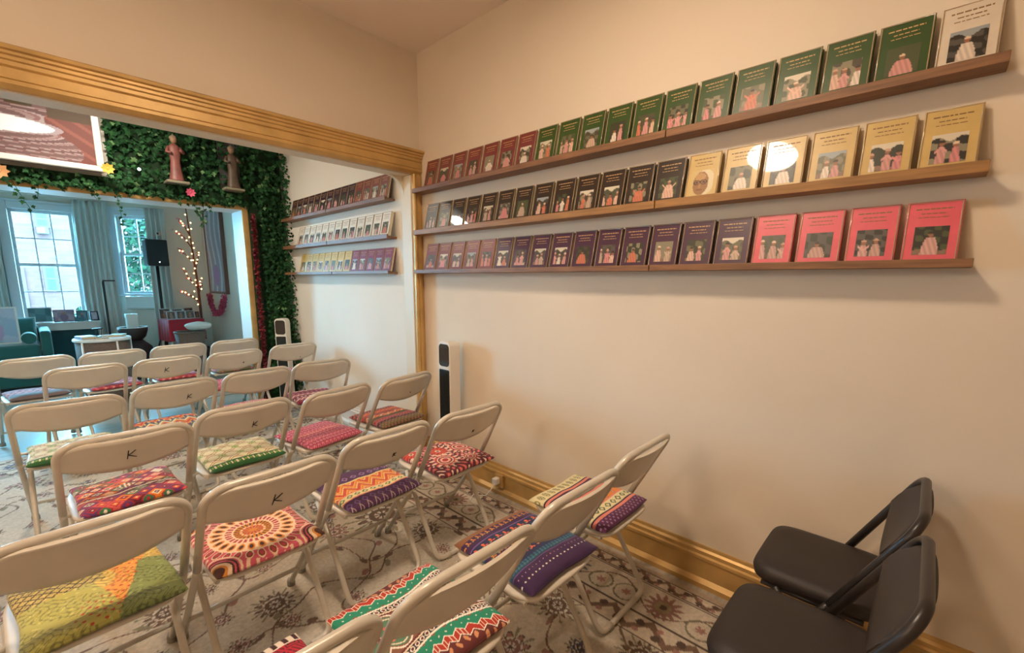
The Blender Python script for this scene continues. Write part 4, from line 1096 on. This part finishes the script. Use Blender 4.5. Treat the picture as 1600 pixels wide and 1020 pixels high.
# painting hung in the ivy
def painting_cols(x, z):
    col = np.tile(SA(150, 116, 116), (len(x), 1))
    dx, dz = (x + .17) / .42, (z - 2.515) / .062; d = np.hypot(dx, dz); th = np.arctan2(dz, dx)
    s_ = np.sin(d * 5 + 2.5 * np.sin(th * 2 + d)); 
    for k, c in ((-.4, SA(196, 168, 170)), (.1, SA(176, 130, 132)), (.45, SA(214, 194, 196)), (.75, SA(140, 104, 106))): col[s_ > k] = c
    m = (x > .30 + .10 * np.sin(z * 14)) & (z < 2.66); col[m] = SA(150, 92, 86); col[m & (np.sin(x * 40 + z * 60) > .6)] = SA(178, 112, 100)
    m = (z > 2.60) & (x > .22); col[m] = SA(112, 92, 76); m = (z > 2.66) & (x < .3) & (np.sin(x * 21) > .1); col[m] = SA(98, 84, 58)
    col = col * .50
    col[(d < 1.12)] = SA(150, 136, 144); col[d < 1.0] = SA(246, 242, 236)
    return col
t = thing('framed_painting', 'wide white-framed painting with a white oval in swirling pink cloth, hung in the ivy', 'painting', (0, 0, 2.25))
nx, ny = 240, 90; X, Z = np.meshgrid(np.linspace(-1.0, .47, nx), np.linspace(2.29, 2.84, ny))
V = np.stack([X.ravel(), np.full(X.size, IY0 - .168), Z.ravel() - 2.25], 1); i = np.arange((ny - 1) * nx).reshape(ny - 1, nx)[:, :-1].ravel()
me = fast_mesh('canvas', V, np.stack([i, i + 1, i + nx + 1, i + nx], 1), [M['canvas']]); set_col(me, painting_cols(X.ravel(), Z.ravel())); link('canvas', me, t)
m = MB()
for a, b_ in (((-1.05, 0), (.515, .042)), ((-1.05, .588), (.515, .63)), ((-1.05, .042), (-1.0, .588)), ((.47, .042), (.515, .588))):
    m.b2((a[0], IY0 - .19, a[1]), (b_[0], IY0 - .14, b_[1]))
m.build('frame', M['whiteframe'], t, bevel=.006)
MB().b2((-1.04, IY0 - .139, .01), (.505, IY0 - .06, .60)).build('stretcher_panel', M['brownwood'], t)

def statuette(label, x, z, h, robe, panel):
    t = thing('wall_statuette', label, 'statuette', (x, IY0 - .15, z))
    MB().b2((-.085, -.045, -.022), (.085, .12, 0)).build('bracket', M['stone'], t, bevel=.004)
    if panel: MB().b2((-.095, .075, .0), (.085, .095, .44)).build('niche_panel', M['slate'], t, bevel=.004)
    prof = [(.0001, 0), (.060, 0), (.056, .03), (.044, .20), (.036, .42), (.040, .52), (.046, .62), (.040, .74), (.018, .80), (.0001, .81)]
    m = MB(); n = 20
    V = [(r * (1 + .10 * math.sin(7 * 2 * PI * k / n) * (1 - q)) * math.cos(2 * PI * k / n), r * .75 * math.sin(2 * PI * k / n), q * h) for r, q in prof for k in range(n)]
    F = [(i * n + k, i * n + (k + 1) % n, (i + 1) * n + (k + 1) % n, (i + 1) * n + k) for i in range(len(prof) - 1) for k in range(n)]
    m.add(V, F, 0, True)
    m.tube([(-.040, 0, .72 * h), (-.062, -.02, .60 * h), (-.030, -.048, .58 * h)], [.015, .013, .010], 8).tube([(.040, 0, .72 * h), (.060, -.025, .62 * h), (.034, -.05, .66 * h)], [.015, .013, .010], 8)
    m.build('robed_body', robe, t)
    m = MB().ball((0, -.006, .885 * h), .030, 14, 10, (.85, .9, 1.15)).ball((0, -.034, .875 * h), .006, 8, 6)
    m.tube([(0, 0, .79 * h), (0, -.003, .85 * h)], .013, 8); m.build('head', M['statueskin'], t)
    m = MB().ball((0, .004, .925 * h), .031, 14, 8, (.95, .95, .8)).tube([(0, .002, .94 * h), (0, .004, 1.02 * h)], [.016, .003], 10)
    m.build('headdress', M['stone'], t)
statuette('rose-robed wall statuette on a pale bracket in the ivy, nearer the painting', 1.01, 2.262, .40, M['statue1'], False)
statuette('bronze wall statuette before a grey panel in the ivy, nearer the corner', 1.465, 2.265, .40, M['statue2'], True)

# ================================================================ FRONT ROOM
# curtains: pleated cloth hung from a white rod
def curtain(label, p0, p1, z0, z1, pleats, mt, depth=.03, flare=0.0):
    p0, p1 = Vector(p0), Vector(p1); d = (p1 - p0); L = d.length; d.normalize(); n = Vector((d.y, -d.x))
    mid = (p0 + p1) / 2; nu = pleats * 10 + 1
    def fn(u, v):
        w = L * (1 + flare * (1 - v) ** 1.5); a = (u - .5) * w
        q = depth * (1 + .4 * (1 - v)) * math.sin(u * pleats * 2 * PI + .6 * math.sin(v * 3)) + .008 * math.sin(u * 31 + v * 4)
        p = d * a + n * q
        return (p.x, p.y, z0 + (z1 - z0) * v)
    m = MB().grid(fn, nu, 24)
    o = m.build('curtain', mt, None, (mid.x, mid.y, 0), fixn=False)
    sm = o.modifiers.new('thickness', 'SOLIDIFY'); sm.thickness = .003
    return tag(o, label, 'curtain', 'window curtains')
curtain('pale blue-grey curtain between the two front windows', (.50, 8.97), (.86, 8.93), .01, 2.47, 6, M['curtain'], .030, .12)
curtain('cream curtain right of the narrow angled window, behind the loudspeaker', (1.250, 8.715), (1.475, 8.635), .01, 2.42, 4, M['curtain'], .028, .10)
curtain('pale curtain at the left edge of the front window', (-.60, 8.97), (-.24, 8.97), .01, 2.47, 6, M['curtain'], .030)
t = thing('curtain_rod', 'white curtain rod above the front window', 'rod', (.18, 8.97, 2.49))
MB().tube([(-1.0, 0, 0), (.70, 0, 0)], .014, 10).build('rod', M['whiteframe'], t)
for x in (-.86, .62): MB().tube([(x, 0, 0), (x, .128, 0)], .008, 8).build('rod_bracket', M['whiteframe'], t)

# loudspeaker on its stand
t = thing('speaker_stand', 'black tripod pole holding up the loudspeaker', 'stand', (1.285, 8.40, 0))
MB().tube([(0, 0, .12), (0, 0, 1.566)], .019, 12).build('pole', M['black'], t)
MB().lathe([(.0001, 0), (.03, 0), (.03, .06), (.0001, .06)], 12, (0, 0, .62)).build('collar', M['black'], t)
for k in range(3):
    a = 2 * PI * k / 3 + .5; MB().tube([(.02 * math.cos(a), .02 * math.sin(a), .64), (.21 * math.cos(a), .21 * math.sin(a), .012)], .011, 8).build('leg', M['black'], t)
t = thing('loudspeaker', 'black loudspeaker on a tripod in front of the cream curtain', 'speaker', (1.285, 8.40, 1.5665), math.radians(4))
MB().b2((-.128, -.11, 0), (.128, .11, .375)).build('cabinet', M['black'], t, bevel=.012)
MB().b2((-.112, -.118, .03), (.112, -.1105, .35)).build('front_grille', mat('speaker_grille', S(40, 46, 50), .7, bump=(300, .4)), t, bevel=.003)
MB().ball((.01, -.119, .055), .007, 8, 6).build('status_light', M['led'], t)
t = thing('wall_camera', 'small white wall camera above the loudspeaker', 'camera', (1.37, 8.595, 2.045))
MB().lathe([(.0001, -.03), (.03, -.03), (.034, 0), (.028, .03), (.0001, .032)], 14).build('housing', M['fanwhite'], t)
MB().ball((-.008, -.028, .004), .014, 10, 8).build('lens', M['black'], t)
MB().tube([(0, .02, 0), (.06, .192, 0)], .008, 8).build('bracket_arm', M['fanwhite'], t)

# red-clothed table with standing frames
RT = thing('side_table', 'small table under a red cloth below the lit branches', 'table', (1.433, 8.02, 0), math.radians(9))
MB().b2((-.21, -.18, .765), (.21, .18, .795)).build('tabletop', M['brownwood'], RT)
for sx in (-1, 1):
    for sy in (-1, 1): MB().tube([(sx * .195, sy * .165, .765), (sx * .20, sy * .17, 0)], [.018, .013], 10).build('leg', M['whiteframe'], RT)
def cloth(w, d, z0, z1):
    m = MB(); n = 96
    def ring(z, amp, grow):
        out = []
        for k in range(n):
            a = k / n * 4; s_ = int(a); f = a - s_
            x, y = ((-1 + 2 * f, -1), (1, -1 + 2 * f), (1 - 2 * f, 1), (-1, 1 - 2 * f))[s_]
            nx_, ny_ = ((0, -1), (1, 0), (0, 1), (-1, 0))[s_]
            q = grow + amp * math.sin(k * 1.05)
            out.append((x * w + nx_ * q, y * d + ny_ * q, z + amp * .6 * math.sin(k * .7)))
        return out
    V = ring(z1, 0, -.004) + ring(z1 - .004, 0, .002) + ring((z0 + z1) / 2, .004, .006) + ring(z0, .008, .010)
    F = [(j * n + k, j * n + (k + 1) % n, (j + 1) * n + (k + 1) % n, (j + 1) * n + k) for j in range(3) for k in range(n)] + [tuple(range(n))]
    return m.add(V, F, 0, True)
o = cloth(.222, .192, .50, .806).build('tablecloth', M['redcloth'], None, (1.433, 8.02, 0), math.radians(9)); tag(o, 'deep red cloth draped over the small table below the lit branches', 'tablecloth')

def picture_frame(label, loc, rz, w, h, fw, mt, colr, lean, group, bar=.010):
    loc = (loc[0], loc[1], loc[2] + bar * math.sin(lean) + .0004); ez = h * .32 * math.tan(lean) + .002
    t = thing('picture_frame', label, 'picture frame', loc, 0, group); t.rotation_euler = Euler((-lean, 0, rz), 'XYZ')
    m = MB()
    for lo, hi in (((-w / 2, 0), (-w / 2 + fw, h)), ((w / 2 - fw, 0), (w / 2, h)), ((-w / 2 + fw, 0), (w / 2 - fw, fw)), ((-w / 2 + fw, h - fw), (w / 2 - fw, h))):
        m.b2((lo[0], -bar, lo[1]), (hi[0], bar, hi[1]))
    m.build('frame', mt, t)
    nx, ny = 26, 26; X, Z = np.meshgrid(np.linspace(-w / 2 + fw, w / 2 - fw, nx), np.linspace(fw, h - fw, ny)); a = (X.ravel() / (w - 2 * fw) + .5); b_ = (Z.ravel() - fw) / (h - 2 * fw)
    V = np.stack([X.ravel(), np.full(X.size, -bar * .3), Z.ravel()], 1); i = np.arange((ny - 1) * nx).reshape(ny - 1, nx)[:, :-1].ravel()
    me = fast_mesh('picture', V, np.stack([i, i + 1, i + nx + 1, i + nx], 1), [M['photo']]); set_col(me, colr(a, b_)); link('picture', me, t)
    MB().b2((-w / 2 + .004, 0, .004), (w / 2 - .004, bar * .9, h - .004)).build('back_board', M['brownwood'], t)
    if h < .6: MB().add([(-.012, bar * .9, h * .7), (.012, bar * .9, h * .7), (.018, h * .32, ez), (-.018, h * .32, ez), (-.012, bar * .9 + .004, h * .7), (.012, bar * .9 + .004, h * .7), (.018, h * .32 + .004, ez + .001), (-.018, h * .32 + .004, ez + .001)],
                    [(0, 1, 2, 3), (7, 6, 5, 4), (0, 4, 5, 1), (1, 5, 6, 2), (2, 6, 7, 3), (3, 7, 4, 0)]).build('easel_back', M['brownwood'], t)
    return t
def pc(c0, c1, seed, fig=None):
    def f(a, b_):
        k = np.sin(a * 7 + seed) * np.sin(b_ * 6 + seed * 2 + 2 * a); col = np.where((k > 0)[:, None], SA(*c0), SA(*c1))
        if fig: col[((a - .5) / .2) ** 2 + ((b_ - .35) / .35) ** 2 < 1] = SA(*fig); col[((a - .5) / .11) ** 2 + ((b_ - .72) / .12) ** 2 < 1] = SA(170, 130, 110)
        return col
    return f
ca, sa_ = math.cos(math.radians(9)), math.sin(math.radians(9))
for i, (lx, ly, w, h, lab) in enumerate(((-.155, .105, .13, .145, 'back left'), (.0, .110, .13, .135, 'back middle'), (.150, .105, .13, .145, 'back right'),
                                        (-.150, -.105, .105, .115, 'front leftmost'), (-.035, -.115, .105, .115, 'front second'), (.080, -.115, .105, .115, 'front third'), (.178, -.095, .075, .10, 'front rightmost'))):
    picture_frame('small brown picture in a pale frame, %s of those standing on the red cloth' % lab, (1.433 + ca * lx - sa_ * ly, 8.02 + sa_ * lx + ca * ly, .8085), math.radians(9 + (12 if 'right' in lab else -6)), w, h, .006,
                  M['lead'], pc((112, 78, 62), (84, 60, 52), i, (150, 110, 90)), .16, 'small framed pictures on the red cloth', .006)

# lit branches with pink blossom
t = thing('lit_branch_tree', 'bare branches wound with warm fairy lights and pink blossom', 'tree', (1.785, 8.54, 0))
MB().lathe([(.0001, 0), (.09, 0), (.11, .25), (.08, .30), (.0001, .30)], 18).build('pot', M['darkwood'], t)
g = random.Random(4); tk = [(0, 0, .3), (.01, 0, .9), (.0, -.01, 1.4), (-.02, 0, 1.9), (-.045, 0, 2.46)]
MB().tube(tk, [.022, .02, .016, .012, .006], 8).build('trunk', M['bark'], t)
BR = [((0, 0, 1.02), (-.10, -.02, 1.12), (-.24, -.03, 1.20)), ((0, 0, 1.24), (-.08, -.01, 1.36), (-.17, -.02, 1.52)), ((-.01, 0, 1.64), (-.07, -.01, 1.70), (-.19, -.02, 1.84)),
      ((-.02, 0, 1.86), (-.10, 0, 2.00), (-.20, -.01, 2.10)), ((-.03, 0, 2.05), (-.08, 0, 2.17), (-.15, -.01, 2.27)), ((-.01, 0, 1.50), (.03, -.04, 1.66), (.05, -.06, 1.8)), ((0, 0, 1.1), (.03, -.04, 1.25), (.045, -.06, 1.4))]
bulbs = []
for b_ in BR:
    MB().tube(b_, [.010, .007, .003], 6).build('branch', M['bark'], t)
    for q in (.4, .6, .8, .97):
        p = Vector(b_[0]).lerp(Vector(b_[1]), q * 2) if q < .5 else Vector(b_[1]).lerp(Vector(b_[2]), q * 2 - 1); bulbs.append(p)
for i in range(15): bulbs.append(Vector((-.02 - .012 * (i % 3), -.03, .98 + i * .097)))
bm_ = MB().ball((0, 0, 0), .0105, 8, 6).mesh('fairy_bulb', [M['bulb']])
for p in bulbs: link('fairy_bulb', bm_, t, p + Vector((g.gauss(0, .012), -.012, g.gauss(0, .012))))
m = MB()
for _ in range(90):
    b_ = g.choice(BR + [((-.02, 0, 2.2), (-.03, 0, 2.35), (-.04, 0, 2.5))]); p = Vector(b_[1]).lerp(Vector(b_[2]), g.random()) + Vector((g.gauss(0, .015), g.gauss(0, .01), g.gauss(0, .015)))
    u = Vector((g.gauss(0, 1), g.gauss(0, 1), g.gauss(0, 1))).normalized(); w = u.orthogonal(); s_ = g.uniform(.010, .022)
    m.add([p - u * s_, p + w * s_ * .7, p + u * s_, p - w * s_ * .7], [(0, 1, 2, 3)])
m.build('blossom', M['pinkflower'], t, fixn=False)

# tall picture on the right wall with a pink garland
t = thing('wall_picture', 'tall lavender picture on the right wall of the front room', 'picture', (WX, 8.03, 1.16))
m = MB().b2((-.05, -.45, 0), (-.002, -.41, 1.28)).b2((-.05, .41, 0), (-.002, .45, 1.28)).b2((-.05, -.41, 0), (-.002, .41, .035)).b2((-.05, -.41, 1.245), (-.002, .41, 1.28))
m.build('frame', M['brownwood'], t, bevel=.004)
ny, nz = 60, 80; Yg, Zg = np.meshgrid(np.linspace(-.41, .41, ny), np.linspace(.035, 1.245, nz)); y_, z_ = Yg.ravel(), Zg.ravel()
V = np.stack([np.full(y_.size, -.04), y_, z_], 1); i = np.arange((nz - 1) * ny).reshape(nz - 1, ny)[:, :-1].ravel()
me = fast_mesh('print', V, np.stack([i, i + ny, i + ny + 1, i + 1], 1), [M['canvas']])
k = np.sin(y_ * 26 + 2 * np.sin(z_ * 5)); col = np.where((k > .2)[:, None], SA(176, 178, 190), SA(150, 152, 168)); col[k > .85] = SA(206, 208, 216)
col[(y_ / .16) ** 2 + ((z_ - .28) / .16) ** 2 < 1] = SA(168, 132, 176); set_col(me, col); link('print', me, t)
garland([(WX - .085, 8.36, 1.14), (WX - .085, 8.29, .97), (WX - .085, 8.12, .845), (WX - .085, 7.85, .88), (WX - .085, 7.65, 1.02), (WX - .085, 7.56, 1.14)], .019, 1500, M['pinkflower'], 9, 'flower_garland', 'pink flower garland hanging under the tall lavender picture')

# wicker basket with plush cushion and ball
t = thing('wicker_basket', 'round wicker basket holding white things in front of the red-clothed table', 'basket', (1.33, 7.0, 0))
MB().lathe([(.0001, 0), (.11, 0), (.125, .25), (.15, .52), (.170, .70), (.160, .70), (.14, .52), (.115, .25), (.10, .04), (.0001, .04)], 28, caps=False).build('body', M['wicker'], t)
MB().tube([(.166 * math.cos(2 * PI * k / 28), .166 * math.sin(2 * PI * k / 28), .703) for k in range(28)], .011, 8, True).build('rim', M['wicker'], t)
MB().lathe([(.0001, 0), (.138, 0), (.138, .004), (.0001, .004)], 24, (0, 0, .60)).build('filling', M['tan'], t)
def blob(c, r, sc, seed):
    g_ = np.random.RandomState(seed); ph = g_.uniform(0, 6, 4); m = MB(); n, k_ = 28, 18
    def fn(u, v):
        th, p = u * 2 * PI, v * PI; q = 1 + .05 * math.sin(3 * th + ph[0]) * math.sin(p) + .04 * math.sin(5 * p + ph[1])
        return (c[0] + r * sc[0] * q * max(math.sin(p), 1e-3) * math.cos(th), c[1] + r * sc[1] * q * max(math.sin(p), 1e-3) * math.sin(th), c[2] - r * sc[2] * q * math.cos(p))
    return m.grid(fn, n, k_, 0, True)
o = blob((0, 0, 0), .11, (1.35, .9, .50), 3).build('plush_cushion', M['whiteplush'], None, (1.425, 7.0, .776)); tag(o, 'white plush cushion lying in the wicker basket', 'cushion')
o = MB().ball((0, 0, 0), .042, 18, 12).build('ball', M['whiteplush'], None, (1.240, 6.98, .648)); tag(o, 'small white ball at the left of the wicker basket', 'ball')

# round drum side table with its books, bowl and stand
DT = thing('drum_table', 'round wicker drum table with a white rim behind the farthest chairs', 'table', (.455, 6.6, 0))
MB().lathe([(.0001, .712), (.236, .712), (.242, .720), (.242, .734), (.236, .742), (.0001, .742)], 40).build('tabletop', M['whiteframe'], DT)
MB().lathe([(.0001, .02), (.17, .02), (.20, .15), (.222, .40), (.226, .712), (.0001, .712)], 40).build('drum', M['wicker'], DT)
for k in range(5):
    a = 2 * PI * k / 5 + PI / 2 + PI * .8 - .2; MB().tube([(.236 * math.cos(a), .236 * math.sin(a), .714), (.240 * math.cos(a), .240 * math.sin(a), .4), (.25 * math.cos(a), .25 * math.sin(a), .0)], .009, 8).build('leg', M['whiteframe'], DT)
def flat_book(label, loc, rz, w, d, h, mt):
    t = thing('book', label, 'book', loc, rz, 'books lying on the drum table')
    MB().b2((-w / 2, -d / 2, 0), (w / 2, d / 2, .003)).b2((-w / 2, -d / 2, h - .003), (w / 2, d / 2, h)).b2((-w / 2, -d / 2, .003), (-w / 2 + .003, d / 2, h - .003)).build('book_cover', mt, t)
    MB().b2((-w / 2 + .003, -d / 2 + .004, .003), (w / 2 - .004, d / 2 - .004, h - .003)).build('page_block', M['pages'], t)
flat_book('grey-mauve book lying at the left of the drum table', (.325, 6.56, .7425), .3, .13, .17, .03, mat('mauve_cover', S(150, 130, 150), .4))
flat_book('white book lying at the right of the drum table', (.585, 6.62, .7425), -.4, .12, .16, .024, M['fanwhite'])
flat_book('thin pale book lying at the front of the drum table', (.44, 6.48, .7425), .1, .11, .08, .012, M['tan'])
o = MB().lathe([(.0001, 0), (.022, 0), (.026, .006), (.045, .024), (.041, .024), (.022, .008), (.0001, .006)], 24, caps=False).build('small_bowl', M['fanwhite'], None, (.478, 6.60, .7425)); tag(o, 'small white bowl between the books on the drum table', 'bowl')
t = thing('incense_stand', 'dark little stand with a flat top on the drum table', 'stand', (.430, 6.66, .7425))
MB().lathe([(.0001, 0), (.03, 0), (.03, .006), (.0001, .006)], 18).build('base', M['black'], t)
for k in range(3): MB().tube([(.022 * math.cos(2.1 * k), .022 * math.sin(2.1 * k), .006), (.030 * math.cos(2.1 * k), .030 * math.sin(2.1 * k), .088)], .004, 6).build('leg', M['black'], t)
MB().lathe([(.0001, .088), (.044, .088), (.044, .098), (.0001, .098)], 20).build('top_plate', M['black'], t)

# bowl on a dark drum, with a white box in it
t = thing('drum_stool', 'dark round stool under the wide bowl', 'stool', (.880, 8.06, 0))
MB().lathe([(.0001, 0), (.17, 0), (.20, .10), (.21, .28), (.19, .44), (.13, .50), (.10, .535), (.0001, .535)], 32).build('body', M['darkwood'], t)
MB().lathe([(.172, .008), (.180, .004), (.180, .03), (.178, .03)], 32, caps=False).build('foot_ring', M['darkwood'], t)
t = thing('planter_bowl', 'wide bowl with a pale rim on the dark round stool', 'bowl', (.880, 8.06, .5355))
MB().lathe([(.0001, 0), (.09, 0), (.135, .05), (.160, .13), (.165, .175), (.155, .175), (.148, .13), (.12, .055), (.08, .012), (.0001, .012)], 32, caps=False).build('body', M['darkwood'], t)
MB().tube([(.160 * math.cos(2 * PI * k / 32), .160 * math.sin(2 * PI * k / 32), .178) for k in range(32)], .007, 8, True).build('rim', M['whiteframe'], t)
t = thing('white_box', 'white lidded box standing in the wide bowl', 'box', (.880, 8.06, .5485), .1)
MB().b2((-.058, -.045, 0), (.058, .045, .34)).build('body', M['fanwhite'], t, bevel=.003)
MB().b2((-.062, -.049, .30), (.062, .049, .352)).build('lid', M['fanwhite'], t, bevel=.003)

# floor lamp
t = thing('floor_lamp', 'thin dark reading lamp before the middle curtain', 'lamp', (.605, 7.62, 0))
MB().lathe([(.0001, 0), (.11, 0), (.11, .012), (.02, .025), (.0001, .025)], 24).build('base', M['black'], t)
MB().tube([(0, 0, .02), (0, 0, 1.33), (.004, 0, 1.345)], .012, 10).build('pole', M['black'], t)
MB().b2((-.005, -.012, 1.345), (.115, .012, 1.362)).build('lamp_head', M['black'], t, bevel=.003)

# air conditioner in the angled window
c_, d_ = bay(.20, .58, -.06, .10, .96, 1.115)
t = thing('window_air_conditioner', 'white air conditioner under the narrow angled window', 'air conditioner', (c_[0], c_[1], .9205), -A25)
MB().b2((-.185, -.14, 0), (.185, -.003, .19)).build('casing', M['acwhite'], t, bevel=.006)
for k in range(4): MB().b2((-.165, -.146, .03 + k * .028), (.165, -.1395, .042 + k * .028)).build('louvre', M['lead'], t)

# console table with standing pictures
CT = thing('console_table', 'white console table with teal panel under the front window', 'table', (.285, 8.74, 0))
MB().b2((-.345, -.14, .760), (.325, .14, .785)).build('tabletop', M['whiteframe'], CT, bevel=.003)
MB().b2((-.330, -.128, .68), (.310, .128, .760)).build('apron', M['whiteframe'], CT)
for sx in (-.325, .305):
    for sy in (-.12, .12): MB().b2((sx - .014, sy - .014, 0), (sx + .014, sy + .014, .68)).build('leg', M['whiteframe'], CT)
MB().b2((-.30, .0, .05), (.285, .012, .68)).build('back_panel', M['tealdark'], CT)
grp = 'pictures standing on the console table'
picture_frame('large dark landscape picture leaning behind the teal pillow', (.02, 8.76, .7855), 0, .23, .20, .008, M['whiteframe'], pc((52, 110, 120), (84, 140, 150), 1), .22, grp)
picture_frame('wide mauve picture in a dark frame, in the middle of the console table', (.245, 8.70, .7855), 0, .21, .165, .006, M['black'], pc((178, 160, 180), (150, 140, 164), 2, (130, 110, 140)), .20, grp)
picture_frame('small blue portrait picture, second from the right on the console table', (.425, 8.72, .7855), -.05, .115, .145, .012, M['tealdark'], pc((70, 130, 150), (110, 160, 176), 3, (80, 110, 140)), .18, grp)
picture_frame('small black-framed picture at the right end of the console table', (.552, 8.72, .7855), .25, .090, .130, .012, M['black'], pc((190, 190, 214), (210, 210, 226), 4), .18, grp)
picture_frame('tiny blue print before the small blue portrait on the console table', (.385, 8.645, .7855), 0, .085, .055, .004, M['tealdark'], pc((50, 110, 124), (70, 130, 140), 6), .25, grp, .005)

# teal sofa with pillow, bolster and portrait
SF = thing('sofa', 'teal velvet sofa at the left of the front room', 'sofa', (-.75, 8.15, 0))
MB().b2((-.80, -.40, .10), (.76, .34, .44)).build('seat_base', M['teal'], SF, bevel=.02)
for sx in (-.40, .355): MB().b2((sx - .375, -.42, .4405), (sx + .375, .20, .60)).build('seat_cushion_block', M['teal'], SF, bevel=.04, seg=4)
MB().b2((-.80, .205, .4405), (.735, .38, .80)).build('backrest', M['teal'], SF, bevel=.05, seg=4)
for sx in (-.86, .785): MB().b2((sx - .048, -.40, .10), (sx + .048, .38, .755)).build('armrest', M['teal'], SF, bevel=.03, seg=4)
for sx in (-.8, .76):
    for sy in (-.36, .32): MB().tube([(sx, sy, .10), (sx, sy, 0)], [.02, .014], 8).build('leg', M['darkwood'], SF)
def pillow(hw, hh, th):
    def fn(u, v, s): 
        a, b_ = 2 * u - 1, 2 * v - 1; h = max((1 - abs(a) ** 4) * (1 - abs(b_) ** 4), 0) ** .5
        k = 1 - .06 * (1 - abs(b_)) * abs(a) ** 3; k2 = 1 - .06 * (1 - abs(a)) * abs(b_) ** 3
        return (a * hw * k, s * th * h, b_ * hh * k2)
    m = MB().grid(lambda u, v: fn(u, v, 1), 22, 22).grid(lambda u, v: fn(u, v, -1), 22, 22); return m
t = thing('throw_pillow', 'teal pillow with a pale edge on the right end of the sofa', 'pillow', (-.155, 8.06, .760)); t.rotation_euler = Euler((-.22, 0, 0))
pillow(.125, .145, .055).build('cover', M['teal'], t)
e = [(-.125, -.145), (0, -.137), (.125, -.145), (.117, 0), (.125, .145), (0, .137), (-.125, .145), (-.117, 0)]
MB().tube([(x, 0, z) for x, z in e], .006, 6, True).build('piping', M['bolsterband'], t)
t = thing('bolster', 'round teal bolster with a pale band at the sofa arm', 'bolster', (-.105, 7.88, .672))
def rod_y(r0, r1, y0, y1, n=28):
    return MB().add([(r * math.cos(2 * PI * k / n), y, r * math.sin(2 * PI * k / n)) for r, y in ((r0, y0), (r1, y1)) for k in range(n)],
                    [(k, (k + 1) % n, n + (k + 1) % n, n + k) for k in range(n)] + [tuple(range(n - 1, -1, -1)), tuple(range(n, 2 * n))], 0, False)
rod_y(.064, .066, -.12, .06).build('cylinder', M['teal'], t, bevel=.006)
rod_y(.0675, .0675, -.10, .05).build('band', M['bolsterband'], t)
picture_frame('large white-framed portrait print standing on the sofa at the left edge', (-.37, 7.90, .605), 0, .40, .44, .018, M['whiteframe'], pc((150, 176, 200), (176, 188, 208), 8, (170, 150, 186)), .16, 'pictures in the front room')
